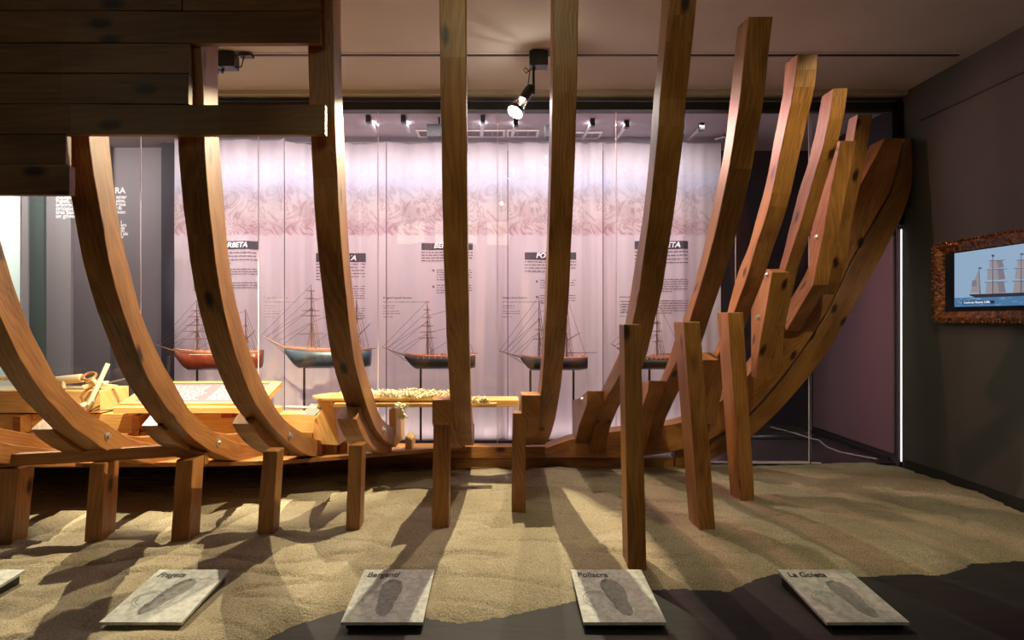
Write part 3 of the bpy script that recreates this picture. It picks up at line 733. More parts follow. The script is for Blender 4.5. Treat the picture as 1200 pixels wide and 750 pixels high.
# ------------------------------------------------------------------ things lying in the hull
# reading desk with text plate
rd = thing('reading_desk', (-2.3, 4.8, CZ-.66), 'sloping wooden reading desk with a pale printed text plate inside the hull', 'reading desk')
def desk(u, v, w=0):       # u along X, v 0 front .. 1 back
    a = Vector((u, 4.60, CZ-.655)); b = Vector((u, 5.04, CZ-.535)); p = a.lerp(b, v); nrm = (Vector((1, 0, 0)).cross(b-a)).normalized()
    return p+nrm*w
def desk_slab(u0, u1, v0, v1, w0, w1):
    return MB().beam([[desk(u, v0, w0), desk(u, v1, w0), desk(u, v1, w1), desk(u, v0, w1)] for u in (u0, u1)])
obj('backboard', desk_slab(-2.84, -1.78, 0, 1, -.03, 0), 'light_wood', rd)
for a in ((-2.84, -1.78, 0, .07), (-2.84, -1.78, .93, 1), (-2.84, -2.76, .07, .93), (-1.86, -1.78, .07, .93)):
    obj('frame_rail', desk_slab(*a, .0, .02), 'light_wood', rd, bevel=.002)
pl = obj('text_plate', desk_slab(-2.755, -1.865, .075, .925, .001, .008), 'panel_card', rd)
tx = MB(); rnd = random.Random(3)
for c0, c1 in ((-2.70, -2.30), (-2.24, -1.90)):
    for i in range(9):
        u = c0
        while u < c1-.03:
            l = rnd.uniform(.02, .06); l = min(l, c1-u)
            v = .80-i*.075; tx.beam([[desk(q, v, .0085), desk(q, v+.028, .0085), desk(q, v+.028, .0095), desk(q, v, .0095)] for q in (u, u+l)]); u += l+.012
obj('text_lines', tx, 'panel_text', rd)
obj('front_ledge', MB().box(-2.84, -1.62, 4.52, 4.60, CZ-.70, CZ-.655), 'light_wood', rd, bevel=.003)
obj('leg', MB().box(-2.80, -2.74, 4.64, 4.70, CZ-.735, CZ-.64), 'light_wood', rd)
obj('leg', MB().box(-1.86, -1.80, 4.74, 4.80, CZ-.735, CZ-.61), 'light_wood', rd)

def loc(x, y, D): return W(x, y, D)
def simple(name, mb, mat, label, cat, **k): return obj(name, mb, mat, label=label, cat=cat, **k)
TD = 4.82
topz = CZ-.555
# big mallet
ml = thing('wooden_mallet', W(80, 456, TD), 'pale wooden mallet lying with its thick head level, left of the upright stick', 'mallet')
a, b = W(63, 446.5, TD), W(97, 443, TD)
obj('head', MB().tube([a, a.lerp(b, .05), a.lerp(b, .95), b], [.030, .034, .035, .031], 14), 'pale_tool_wood', ml, smooth=False)
obj('handle', MB().tube([W(74, 446, TD-.02), W(74.5, 456, TD-.05)], [.014, .017], 10), 'pale_tool_wood', ml)
# long stick leaning
stk = simple('wooden_stick', MB().bar(W(104, 474.5, 4.62), W(126.5, 426, 4.72), .020, .028), 'pale_tool_wood', 'pale straight wooden stick standing aslant against the beam', 'stick')
# hoop
cx = W(104.5, 441, TD)
simple('wooden_hoop', MB().tube([cx+Vector((math.cos(t)*.048, math.sin(t)*.04, math.sin(t)*.024)) for t in [i*2*PI/20 for i in range(21)]], .011, 8), 'timber', 'brown wooden hoop lying right of the mallet head', 'hoop')
simple('wooden_ball', MB().lathe(W(103, 449, TD-.02), (0, 0, 1), [(0, .001), (.006, .014), (.018, .022), (.030, .018), (.038, .001)], 14), 'pale_tool_wood', 'small pale round wooden knob below the hoop', 'knob', smooth=True)
# brace drill
bd = thing('brace_drill', W(99, 476, 4.62), 'old curved wooden brace drill hanging below the stick, with a round pale knob', 'hand drill')
obj('knob', MB().lathe(W(99, 479, 4.64), (0, -.2, 1), [(0, .001), (.008, .022), (.026, .030), (.044, .022), (.052, .001)], 14), 'pale_tool_wood', bd, smooth=True)
obj('crank', MB().tube([W(98, 471, 4.64), W(95, 465, 4.64), W(99, 459, 4.66), W(107, 454, 4.68), W(111, 450, 4.7)], .010, 8), 'timber', bd)
obj('chuck', MB().tube([W(104, 478, 4.62), W(110, 470, 4.62)], [.014, .010], 8), 'steel', bd)
# assorted pale tools
for (p, q, w, lb) in (((112, 452), (146, 444), .012, 'long thin pale chisel lying highest, right of the stick'), ((116, 449), (138, 452), .014, 'short pale chisel lying on the beam behind the stick'), ((98, 454), (120, 441), .012, 'pale caulking iron crossing under the stick'), ((108, 444), (118, 456), .011, 'small pale iron lying steeply behind the stick')):
    t = thing('chisel', W(p[0], p[1], TD), lb, 'chisel', 'hand tools on the beam')
    A, B = W(*p, TD-.03), W(*q, TD+.03)
    obj('handle', MB().tube([A, A.lerp(B, .45)], [w*1.7, w*1.3], 8), 'pale_tool_wood', t)
    obj('blade', MB().bar(A.lerp(B, .42), B, w*2.2, w*.8), 'pale_tool_wood' if 'chisel lying on' in lb else 'steel', t)
# coil and tools at far left
simple('rope_coil', MB().tube([W(6, 449, 4.8)+Vector((math.cos(t)*(.075+.004*t), math.sin(t)*.05, .018+math.sin(t*1.7)*.012+.002*t)) for t in [i*.35 for i in range(60)]], .0085, 6), 'shaving', 'small coil of pale rope on the beam at the left edge of the photo', 'rope', smooth=True)
# flat tools on the keelson
simple('metal_rule', MB().bar(W(118, 480.5, 4.62)+Vector((0, 0, .0)), W(172, 478.5, 4.66), .035, .008), 'steel', 'long grey metal rule lying on the keelson below the stick', 'rule')
sc = thing('dividers', W(108, 481, 4.66), 'small dark pair of dividers lying on the keelson at the foot of the stick', 'dividers')
obj('leg', MB().tube([W(104, 482.5, 4.66), W(117, 475, 4.70)], .004, 6), 'black_metal', sc)
obj('leg', MB().tube([W(104, 482.5, 4.66), W(118, 480, 4.66)], .004, 6), 'black_metal', sc)
# hand plane with red body
hp = thing('hand_plane', W(268, 489, 4.66), 'small red-bodied hand plane standing against the keelson beneath the text plate', 'hand plane')
obj('body', MB().box(W(261, 0, 4.66).x, W(274, 0, 4.66).x, 4.63, 4.70, CZ-.752, CZ-.705), 'red_plastic', hp, bevel=.004)
obj('handle', MB().tube([W(263, 484, 4.66), W(265, 480, 4.66), W(270, 480.5, 4.66), W(272, 484, 4.66)], .008, 8), 'black_metal', hp)
simple('pencil', MB().tube([W(335, 477, 4.55), W(376, 478, 4.5), W(383, 478.3, 4.49)], [.010, .010, .001], 8), 'pale_tool_wood', 'pointed wooden marking stick lying beside the grey cloth', 'stick')
simple('folded_cloth', MB().prism([W(340, 485, 4.45), W(358, 483, 4.45), W(366, 473, 4.6), W(378, 474.5, 4.6), W(378, 480, 4.45), W(370, 487, 4.4)], (0, -.03, .006)), 'grey_cloth', 'grey folded cloth draped over the left end of the bench plank', 'cloth')
# bench planks
bz = W(0, 468.5, 4.40).z
bp = simple('bench_plank', MB().prism([(W(362, 0, 4.42).x, 4.50, bz+.001), (W(372, 0, 4.3).x, 4.34, bz+.001), (W(548, 0, 4.34).x, 4.34, bz+.001), (W(548, 0, 4.34).x, 4.66, bz+.001), (W(372, 0, 4.34).x, 4.66, bz+.001)], (0, 0, .018)), 'light_wood', 'wide pale bench plank covered with wood shavings', 'plank', bevel=.002)
simple('thin_board', MB().box(W(392, 0, 4.3).x, W(582, 0, 4.3).x, 4.27, 4.335, W(0, 476.5, 4.3).z, W(0, 472.5, 4.3).z), 'light_wood', 'thin narrow board under the shavings, its end sticking out past the centre rib', 'board')
# shavings
def shavings():
    mb = MB(); rnd = random.Random(11)
    def curl(c, sz):
        r = rnd.uniform(.008, .020)*sz; turns = rnd.uniform(.6, 1.8); w = rnd.uniform(.008, .016)
        ax = Vector((rnd.uniform(-1, 1), rnd.uniform(-1, 1), rnd.uniform(-.3, .3))).normalized()
        t = ax.cross(Vector((0, 0, 1))).normalized(); u = ax.cross(t); n = 9; prev = None
        for i in range(n+1):
            a = 2*PI*turns*i/n; rr = r*(1+.35*i/n)
            p = c+t*math.cos(a)*rr+u*math.sin(a)*rr+ax*(.02*i/n)
            cur = (mb.vert(p-ax*w/2), mb.vert(p+ax*w/2))
            if prev: mb.face([prev[0], prev[1], cur[1], cur[0]])
            prev = cur
    def ribbon(a, d, l):
        w = rnd.uniform(.006, .014); prev = None; d = d.normalized(); side = d.cross(Vector((0, 0, 1))).normalized()
        for i in range(8):
            p = a+d*l*i/7+side*.02*math.sin(i*1.1+a.x*30)+Vector((0, 0, .010*math.sin(i*1.7+a.y*20)+.008))
            cur = (mb.vert(p-side*w/2), mb.vert(p+side*w/2+Vector((0, 0, .004))))
            if prev: mb.face([prev[0], prev[1], cur[1], cur[0]])
            prev = cur
    z = bz+.024
    for i in range(60):
        x = rnd.triangular(432, 545, 480); D = rnd.uniform(4.33, 4.62); c = W(x, 0, D); c.z = z+rnd.uniform(0, .020); curl(c, 1)
    for i in range(210):
        x = rnd.triangular(428, 545, 485); D = rnd.uniform(4.36, 4.6); c = W(x, 0, D); c.z = z+rnd.uniform(0, .026)*(1-abs(x-485)/70)
        ribbon(c, Vector((rnd.uniform(-1, 1), rnd.uniform(-.5, .5), 0)), rnd.uniform(.05, .13))
    for i in range(30):   # hanging down in front
        c = W(470+rnd.uniform(-4, 5), 474+rnd.uniform(0, 16), 4.25); curl(c, .8)
    for i in range(34):
        c = W(rnd.uniform(553, 571), 471.5+rnd.uniform(-5, 1), 4.30); curl(c, .7)
    for k in range(6):
        ribbon(W(562+k*2, 471, 4.29), Vector((.5, -.1, -.75)), .05)
    simple('wood_shavings', mb, 'shaving', 'heap of curled pale wood shavings on the bench plank', 'wood shavings', kind='stuff')
shavings()
simple('paper_roll', MB().tube([W(437, 471, 4.36), W(457, 464.5, 4.50)], [.012, .014], 10), 'grey_cloth', 'small greenish paper roll lying at the left end of the shavings', 'paper roll')

# ------------------------------------------------------------------ footprint plaques
def plaque(Xl, Xr, word, label, foot, ang):
    zf, zb, Df, Db = .038, .070, 2.45, 2.885
    root = thing('footprint_plaque', ((Xl+Xr)/2, 2.66, 0), label, 'plaque', 'footprint plaques along the sand edge')
    Wd = Xr-Xl
    def pt(u, v, w=0):        # u 0..1 left-right, v 0..1 near-far
        return Vector((Xl+u*Wd, Df+(Db-Df)*v, zf+(zb-zf)*v+w))
    th = .012
    H = (Db-Df)
    fc = foot
    def inside(u, v):         # shoe sole outline, >0 inside
        x = (u-fc[0])*Wd; y = (v-fc[1])*H
        c, s_ = math.cos(ang), math.sin(ang); x, y = x*c+y*s_, -x*s_+y*c
        L = .15
        if abs(y) > L: return -1
        t = y/L                                    # -1 heel .. 1 toe
        wdt = .033+.016*math.sin(min(1, (t+.35)/1.0)*PI*.62) if t > -.35 else .033+.003*math.cos((t+.6)*6)-.003*math.cos(.25*6)
        wdt *= math.sqrt(max(0, 1-abs(t)**5))
        return wdt-abs(x-.006*math.sin(t*2.2))
    nx, ny = 66, 90; mb = MB(); ids = {}
    for j in range(ny+1):
        for i in range(nx+1):
            u, v = i/nx, j/ny; q = inside(u, v)
            edge = min(u, 1-u, v, 1-v)
            w = 0
            if edge > .03:
                w = .0022*noise.noise(Vector((u*14+Xl, v*18, 0)))*(1 if v < .78 else .15)
                w += .0012*math.exp(-((q+.008)/.008)**2)
                if q > 0: w -= min(q*.35, .0055); w += .002*noise.noise(Vector((u*40, v*50, 2)))
            ids[i, j] = mb.vert(pt(u, v, w))
    for j in range(ny):
        for i in range(nx):
            q = inside((i+.5)/nx, (j+.5)/ny)
            mb.face([ids[i, j], ids[i+1, j], ids[i+1, j+1], ids[i, j+1]], mi=1 if q > 0 else 0)
    # rim + underside
    cor = [(0, 0), (1, 0), (1, 1), (0, 1)]; B = [mb.vert(pt(u, v, -th)) for u, v in cor]
    rims = [[ids[i, 0] for i in range(nx+1)], [ids[nx, j] for j in range(ny+1)], [ids[i, ny] for i in range(nx, -1, -1)], [ids[0, j] for j in range(ny, -1, -1)]]
    for k in range(4): mb.face(rims[k]+[B[(k+1) % 4], B[k]])
    mb.face(B[::-1])
    obj('plate', mb, None, root, smooth=False, mats=['plaque_face', 'plaque_footprint'])
    s = MB(); z0 = max(.0, 0)
    s.beam([[pt(u, .045, -th-.001), pt(u, .96, -th-.001), Vector((pt(u, 0).x, Db-.02, z0+.001)), Vector((pt(u, 0).x, Df+.03, z0+.001))] for u in (.04, .96)])
    obj('base', s, 'black_metal', root)
    tx = text_mb(word, .046, lambda a, b, w: pt((.024+a*.95)/Wd, .835+b/H*1.35, .0014+w*.3), bold=.0009, shear=.15 if word != 'Pollacra' else 0)
    obj('lettering', tx, 'letter_ink', root)
    # incised sketch lines
    sk = MB()
    if True:
        rnd = random.Random(word); c = rnd.uniform(.12, .2)
        for r_ in (.05, .065):
            ring = [pt(c+.1+math.cos(t)*r_/Wd*.9, .40+math.sin(t)*r_/H, .0018) for t in [i*PI/9+.6 for i in range(12)]]
            sk.tube(ring, .0009, 5)
        ring = [pt(.62+.25*i/8, .80+.02*math.sin(i*1.2), .0018) for i in range(9)]
        sk.tube(ring, .0008, 5)
    obj('sketch_lines', sk, 'plaque_line', root)
plaque(-2.555, -2.225, 'Corbeta', 'grey footprint plaque cut off by the left edge of the photo', (.5, .45), 0)
plaque(-1.595, -1.266, 'Fragata', 'grey footprint plaque lettered Fragata', (.50, .46), -.22)
plaque(-.632, -.304, 'Bergantí', 'grey footprint plaque lettered Bergantí', (.47, .44), .05)
plaque(.336, .667, 'Pollacra', 'grey footprint plaque lettered Pollacra', (.52, .45), .18)
plaque(1.306, 1.637, 'La Goleta', 'grey footprint plaque lettered La Goleta', (.62, .42), .12)

# ------------------------------------------------------------------ banners in the showcase
BX = [203, 336, 454, 595, 706, 845]
def fold(X, z):
    f = .016*math.sin(X*13.0+.3)+.009*math.sin(X*29+1.2+z*.5)+.005*math.sin(X*57+z)
    for bx in BX[1:-1]+[590, 362, 415, 687, 745]:
        Xb = (bx-VX)*CURT_D/F; f += (-.05 if bx in BX else .035)*math.exp(-((X-Xb)/.035)**2)
    f += .006*noise.noise(Vector((X*6, 0, z*2)))
    return CURT_D+f
def onb(X, z, w=.0): return Vector((X, fold(X, z)-w, z))
ZB0, ZB1 = CZ-1.20, CZ+1.77
heads = [('CORBETA', 225, 302, 282.5, 292), ('FRAGATA', 370, 428, 296.5, 307), ('BERGANTÍ', 494, 554, 285, 293), ('POLACRA', 615, 675, 296, 304.5), ('GOLETA', 744, 806, 282.5, 292)]
def bars(mb, x0, x1, y0, step, lines, rnd, hpx=1.15, last=.6):
    for i in range(lines):
        y = y0+i*step; x = x0; xe = x1 if i < lines-1 else x0+(x1-x0)*last
        while x < xe-1:
            l = min(rnd.uniform(1.6, 6), xe-x)
            a = W(x, y, CURT_D); b = W(x+l, y+hpx, CURT_D)
            q = [(a.x, b.z), (b.x, b.z), (b.x, a.z), (a.x, a.z)]
            ids = [mb.vert(onb(X, z, .004)) for X, z in q]; mb.face(ids); x += l+.9
caps = [None, ('Fragata Blanca Aurora', 309, 349), ('Bergantí Segundo Romano', 449, 349), ('Pollacra Bella Dolores', 589, 349), ('Goleta Joven', 726, 348)]
for k in range(5):
    xa, xb = (BX[k]-VX)*CURT_D/F+.004, (BX[k+1]-VX)*CURT_D/F-.004
    mb = MB(); nx, ny = 90, 24; top = ZB1-(0 if k in (0,) else .03)
    for j in range(ny+1):
        z = ZB0+(top-ZB0)*j/ny
        for i in range(nx+1):
            X = xa+(xb-xa)*i/nx; mb.vert(onb(X, z))
    for j in range(ny):
        for i in range(nx):
            q = [j*(nx+1)+i, j*(nx+1)+i+1, (j+1)*(nx+1)+i+1, (j+1)*(nx+1)+i]
            mb.face(q, [((i+d)/nx*1.1, mb.v[q[e]].z) for e, d in enumerate((0, 1, 1, 0))])
    word, hx0, hx1, hy0, hy1 = heads[k]
    bn = obj('printed_banner', mb, 'printed_fabric', smooth=True, label='tall lavender fabric banner headed %s, behind the model ships' % word, cat='banner', group='banners at the back of the showcase')
    hb = MB(); n = 24; a = W(hx0, hy0, CURT_D); b = W(hx1, hy1, CURT_D)
    ids = [(hb.vert(onb(a.x+(b.x-a.x)*i/n, b.z, .003)), hb.vert(onb(a.x+(b.x-a.x)*i/n, a.z, .003))) for i in range(n+1)]
    for i in range(n): hb.face([ids[i][0], ids[i+1][0], ids[i+1][1], ids[i][1]])
    obj('title_bar', hb, 'print_black', bn)
    cxm = {'CORBETA': 253.5, 'FRAGATA': 383, 'BERGANTÍ': 508.5, 'POLACRA': 628, 'GOLETA': 764}[word]
    px0 = W(cxm, hy1-2.2, CURT_D)
    if word == 'FRAGATA':
        px0 = W(379.5, hy1-2.2, CURT_D)
    obj('title_lettering', text_mb(word, .071, lambda u, v, w, p=px0: onb(p.x+u, p.z+v, .006+w), bold=.0018, shear=.22), 'white_letter', bn)
    tb = MB(); rnd = random.Random(k+40)
    if k == 0:
        bars(tb, 226, 301, 295.5, 4.1, 4, rnd); bars(tb, 228, 301, 315, 2.9, 4, rnd, .9); bars(tb, 228, 301, 331, 2.9, 4, rnd, .9)
    elif k == 1:
        bars(tb, 370, 427, 309, 3.6, 6, rnd); bars(tb, 383, 427, 335, 2.8, 7, rnd, .9); bars(tb, 383, 427, 361, 2.8, 6, rnd, .9)
    elif k == 2:
        bars(tb, 494, 554, 295.5, 3.2, 4, rnd); bars(tb, 512, 553, 316, 2.9, 5, rnd, .9); bars(tb, 512, 553, 334, 2.9, 4, rnd, .9)
    elif k == 3:
        bars(tb, 615, 675, 306.5, 3.6, 4, rnd); bars(tb, 633, 674, 328, 2.9, 4, rnd, .9); bars(tb, 633, 674, 346, 2.9, 4, rnd, .9)
    else:
        bars(tb, 744, 806, 294.5, 4.2, 5, rnd, 1.3); bars(tb, 758, 806, 327, 2.8, 6, rnd, .9); bars(tb, 758, 806, 352, 2.9, 6, rnd, .9); bars(tb, 728, 745, 353, 3, 5, rnd, .9)
    if caps[k]:
        t, x, y = caps[k]; pane = PANE[k+3]
        obj('glass_caption', text_mb(t, .0225, glass_place(x, y+1), bold=.0006), 'print_dark', pane)
        cb = MB()
        for yy, n_, w_ in ((4.6, 1, 55 if k > 1 else 38), (9, 2, 14), (15.5, 2, 20), (22, 1, 12)):
            for q in range(n_):
                xx = x
                while xx < x+w_-1:
                    l = min(rnd.uniform(1.6, 6), x+w_-xx); A = W(xx, y+yy+q*2.7, GL-.0062); B = W(xx+l, y+yy+q*2.7+.7, GL-.0062)
                    cb.face([cb.vert(v) for v in ((A.x, A.y, B.z), (B.x, A.y, B.z), (B.x, A.y, A.z), (A.x, A.y, A.z))]); xx += l+.9
        obj('glass_caption_lines', cb, 'print_dark', pane)
    obj('text_lines', tb, 'print_dark', bn)
    if k in (2, 3):
        db = MB()
        for yy in ((317, 336) if k == 2 else (330, 348)):
            c = W(508 if k == 2 else 629, yy, CURT_D); ring = [db.vert(onb(c.x+math.cos(t)*.012, c.z+math.sin(t)*.012, .004)) for t in [i*PI/5 for i in range(10)]]
            db.face(ring)
        obj('bullet', db, 'print_dark', bn)
    hm = MB(); hm.tube([(xa+.01, CURT_D, top+.004), (xb-.01, CURT_D, top+.004)], .008, 8); obj('hem_rod', hm, 'steel', bn)
# black plinth rail in front of the banner foot, bright floor channel
struct('trim_8', MB().box(-3.3, 2.3, 5.86, 5.93, .031, CZ-1.165), 'black_paint')

# ------------------------------------------------------------------ showcase ceiling fittings
def vent(x0, x1, y0, y1, lb):
    D0 = 1.79*F/(VY-y0); D1 = 1.79*F/(VY-y1)
    X0 = (x0-VX)*D0/F; X1 = (x1-VX)*D0/F; Z = CZ+1.795
    r = thing('ceiling_vent', ((X0+X1)/2, D0, Z-.01), lb, 'vent')
    m = MB(); w = .022
    m.box(X0, X1, D0, D0+w, Z-.012, Z); m.box(X0, X1, D1-w, D1, Z-.012, Z); m.box(X0, X0+w, D0+w, D1-w, Z-.012, Z); m.box(X1-w, X1, D0+w, D1-w, Z-.012, Z)
    obj('frame', m, 'light_fitting', r)
    obj('backing', MB().box(X0+w, X1-w, D0+w, D1-w, Z-.004, Z-.001), 'grey_panel', r)
    m = MB(); n = max(3, int((X1-X0)/.12))
    for i in range(1, n): x = X0+(X1-X0)*i/n; m.box(x-.004, x+.004, D0+w, D1-w, Z-.010, Z-.004)
    obj('slat', m, 'case_ceiling', r)
vent(487, 592, 152.5, 160.5, 'long white-framed ceiling vent in the showcase left of the central spotlight')
vent(594, 632, 152.5, 160.5, 'short white-framed ceiling vent in the showcase just right of the long one')
vent(672, 706, 155, 162, 'small white-framed ceiling vent in the showcase between the two upright ribs right of centre')
for (xa, ya, xb, yb, lb) in ((432, 137, 441, 157, 'first from the left'), (473, 137, 480, 158, 'second from the left'), (566, 137, 564.5, 162, 'left of the central spotlight'), (604.5, 141, 600, 162, 'below the central spotlight'), (694, 141, 682, 168, 'right of the vertical rib'), (734, 143, 722, 168, 'fourth from the right end'), (822, 146, 806, 166, 'near the end of the banners'), (852, 158, 838, 168, 'last on the right')):
    Da = 1.79*F/(VY-ya); A = Vector(((xa-VX)*Da/F, Da, CZ+1.79)); Db = min(6.05, 1.74*F/(VY-yb)); B = Vector(((xb-VX)*Db/F, Db, CZ+1.76))
    t = thing('hanger_bracket', A, 'slender metal banner hanger under the showcase ceiling, %s' % lb, 'bracket', 'banner hangers')
    obj('arm', MB().bar(A+Vector((0, 0, -.022)), B, .028, .012), 'steel', t)
    obj('clip', MB().box(A.x-.02, A.x+.02, A.y-.03, A.y+.03, CZ+1.735, CZ+1.799), 'black_metal', t)
# small black box lamps in the showcase
def boxlamp(x0, x1, y0, y1, D, lb):
    a = W(x0, y1, D); b = W(x1, y0, D)
    t = thing('box_spotlight', ((a.x+b.x)/2, D+.05, a.z), lb, 'spotlight', 'box lamps in the showcase')
    obj('housing', MB().box(a.x, b.x, D, D+.12, a.z, b.z), 'black_paint', t, bevel=.004)
    obj('stem', MB().box(b.x-.03, b.x-.015, D+.04, D+.055, b.z, CZ+1.799), 'black_metal', t)
    return (a.x+b.x)/2, D+.06, a.z
boxlamp(500, 517, 145, 160, 5.45, 'black box spotlight under the showcase ceiling left of the centre rib')
boxlamp(639, 656, 146, 160, 5.45, 'black box spotlight half hidden behind the rib right of the round spotlight')
boxlamp(790, 803, 144, 157.5, 5.45, 'black box spotlight under the showcase ceiling right of the tallest bow rib')

# ------------------------------------------------------------------ model ships
def model_ship(tip, bow, stern, ydeck, ybot, masts, rods, hullmat, label, yards=(), D=5.68, dots=False, boom=None, gaff=None, stripe=None):
    c = W((bow+stern)/2, ybot, D)
    t = thing('model_ship', c, label, 'model ship', 'model ships in the showcase')
    s = D/F; Lh = (stern-bow)*s; X0 = (bow-VX)*s; zd = CZ+(VY-ydeck)*s; zb = CZ+(VY-ybot)*s; hw = Lh*.11
    mb = MB(); st = []; n = 18
    for i in range(n+1):
        q = i/n; x = X0+Lh*q
        w = hw*(min(1, (math.sin(min(q*1.9, 1)*PI/2))**.75))*(1-.28*max(0, (q-.75)/.25)**2)+.001
        keel = zb+(zd-zb)*(max(0, 1-q/.16)**1.3)*.92+(zd-zb)*.12*max(0, (q-.9)/.1)
        deck = zd+.026*(abs(q-.6)*1.7)**2
        ring = []
        for k in range(9):
            a = PI*k/8; yy = -math.cos(a)*w; zz = math.sin(a)**.55 if 0 < k < 8 else 0
            ring.append((x, D+yy, deck-(deck-keel)*zz))
        st.append(ring)
    hu = obj('hull', mb.beam(st), hullmat, t, smooth=True)
    dk = MB(); r2 = []
    for i in range(n+1):
        q = i/n; x = X0+Lh*q; w = hw*(min(1, (math.sin(min(q*1.9, 1)*PI/2))**.75))*(1-.28*max(0, (q-.75)/.25)**2)+.003
        z = zd+.026*(abs(q-.6)*1.7)**2
        r2.append([(x, D-w, z-.006), (x, D+w, z-.006), (x, D+w, z+.010), (x, D-w, z+.010)])
    obj('deck', dk.beam(r2), 'model_deck', t)
    gear = MB(); rnd = random.Random(int(tip))
    for i in range(26):
        x = X0+Lh*rnd.uniform(.08, .95); y = D+rnd.uniform(-.5, .5)*hw; gear.box(x, x+rnd.uniform(.008, .03), y, y+.012, zd+.008, zd+rnd.uniform(.016, .032))
    obj('deck_fittings', gear, 'model_deck', t)
    if dots:
        d = MB()
        for i in range(9):
            x = X0+Lh*(.2+.08*i); d.box(x, x+.007, D-hw-.003, D-hw+.006, zd-.012, zd-.004)
        obj('gun_port', d, 'model_white', t)
    if stripe:
        d = MB(); st = []
        for i in range(11):
            q = .22+.66*i/10; w = hw*(min(1, (math.sin(min(q*1.9, 1)*PI/2))**.75))+.0015; zz = zd-.018
            st.append([(X0+Lh*q, D-w, zz), (X0+Lh*q, D-w+.004, zz), (X0+Lh*q, D-w+.004, zz+.006), (X0+Lh*q, D-w, zz+.006)])
        obj('wale', d.beam(st), stripe, t)
    bs = MB(); a = Vector((X0+.02, D, zd+.01)); b = W(tip[0], tip[1], D) if isinstance(tip, tuple) else a
    return t, a, D, zd, hw
def build_model(tip, bow, stern, ydeck, ybot, masts, rods, hullmat, label, dots=False, boom=None, gaffs=(), stripe=None, standlabel=''):
    D = 5.68; s = D/F
    t, a, D, zd, hw = model_ship(tip[0], bow, stern, ydeck, ybot, masts, rods, hullmat, label, dots=dots, stripe=stripe, D=D)
    P = W(tip[0], tip[1], D)
    obj('bowsprit', MB().tube([a, a.lerp(P, .55), P], [.010, .007, .003], 6), 'model_spar', t)
    tops = []
    for (mx, my, ys) in masts:
        foot = W(mx, ydeck, D); top = W(mx-.5, my, D); tops.append((foot, top))
        m = obj('mast', MB().tube([foot, foot.lerp(top, .4), foot.lerp(top, .42), foot.lerp(top, .75), top], [.009, .008, .006, .0045, .002], 6), 'model_spar', t)
        for yy, hwid in ys:
            c = W(mx-.2, yy, D); v = Vector((.72, .62, 0)).normalized()*hwid*s*1.0
            obj('yard', MB().tube([c-v+Vector((0, -.012, 0)), c+Vector((0, -.012, 0)), c+v+Vector((0, -.012, 0))], [.0025, .005, .0025], 5), 'model_spar', t)
        tp = MB()
        for fz in (.38, .62): c = foot.lerp(top, fz); tp.box(c.x-.016, c.x+.016, c.y-.014, c.y+.014, c.z-.003, c.z+.003)
        obj('mast_top', tp, 'model_spar', t)
    rg = MB(); r = .0019
    def ln(p, q): rg.tube([p, q], r, 3)
    for i, (foot, top) in enumerate(tops):
        for sd in (-1, 1):
            for dx in (-.03, -.01, .012, .034):
                ln(foot+Vector((dx+.015, sd*hw*.9, .01)), foot.lerp(top, .40))
            ln(foot+Vector((.05, sd*hw*.9, .01)), foot.lerp(top, .7)); ln(foot+Vector((.06, sd*hw*.9, .01)), foot.lerp(top, .95))
        if i == 0:
            for f1, f2 in ((.98, 1), (.8, .8), (.62, .62), (.62, .85), (.42, .45), (.4, .2)): ln(foot.lerp(top, f1), a.lerp(P, f2))
        else:
            pf, pt_ = tops[i-1]
            for f1, f2 in ((.95, .72), (.6, .42), (.4, .05)): ln(foot.lerp(top, f1), pf.lerp(pt_, f2))
    for f in (.5, .8): ln(a.lerp(P, f), W(bow+3, ydeck+6, D))
    if tops:
        foot, top = tops[-1]; ln(top, W(stern-1, ydeck-1, D))
    obj('rigging', rg, 'model_line', t)
    for p, q in gaffs: obj('gaff', MB().tube([W(*p, D), W(*q, D)], [.006, .003], 6), 'model_spar', t)
    if boom: obj('boom', MB().tube([W(*boom[0], D), W(*boom[1], D)], [.006, .003], 6), 'model_spar', t)
    for j, rx in enumerate(rods):
        c = W(rx, ybot, D)
        st = thing('display_stand', (c.x, D, .03), '%sblack rod under the %s' % (('left ', 'right ')[j] if len(rods) > 1 else 'thin ', standlabel), 'stand', 'rods carrying the model ships')
        obj('rod', MB().tube([(c.x, D, .04), (c.x, D, c.z+.004)], .011, 8), 'black_metal', st)
        obj('foot', MB().lathe((c.x, D, .0305), (0, 0, 1), [(0, .06), (.008, .06), (.012, .02)], 16), 'black_metal', st)
YS = lambda *a: list(a)
build_model((183, 404.5), 203, 306, 413, 433.5, [(231, 351, [(364, 6), (371, 9), (381, 12), (388, 14), (397, 16)]), (262, 356, [(372, 9), (384, 12)]), (288, 362, [])], [231], 'model_red', 'model ship with red-brown hull, leftmost in the showcase', gaffs=[((288, 398), (299, 387))], boom=((290, 411), (309, 410)), stripe='model_white', standlabel='red-brown model ship')
build_model((306, 393), 333, 434, 410, 431.5, [(365, 333, [(341, 5), (350, 8), (364, 11), (370, 12), (391, 16)]), (398, 336, [(352, 9), (368, 13)]), (418, 351, [(374, 8)])], [356.5, 424], 'model_blue', 'model ship with blue-black hull, second from left in the showcase', gaffs=[((421, 392), (434, 379))], boom=((420, 411), (441, 408)), standlabel='blue-black model ship')
build_model((448, 407), 474, 557, 418, 432.5, [(501, 352, [(363, 5), (372, 7), (382, 9), (389, 11), (396, 12)]), (535, 358, [(380, 9)])], [493, 546], 'model_black', 'black model ship with white gun ports left of the centre of the showcase', dots=True, boom=((540, 414), (560, 414)), standlabel='black model ship with white ports')
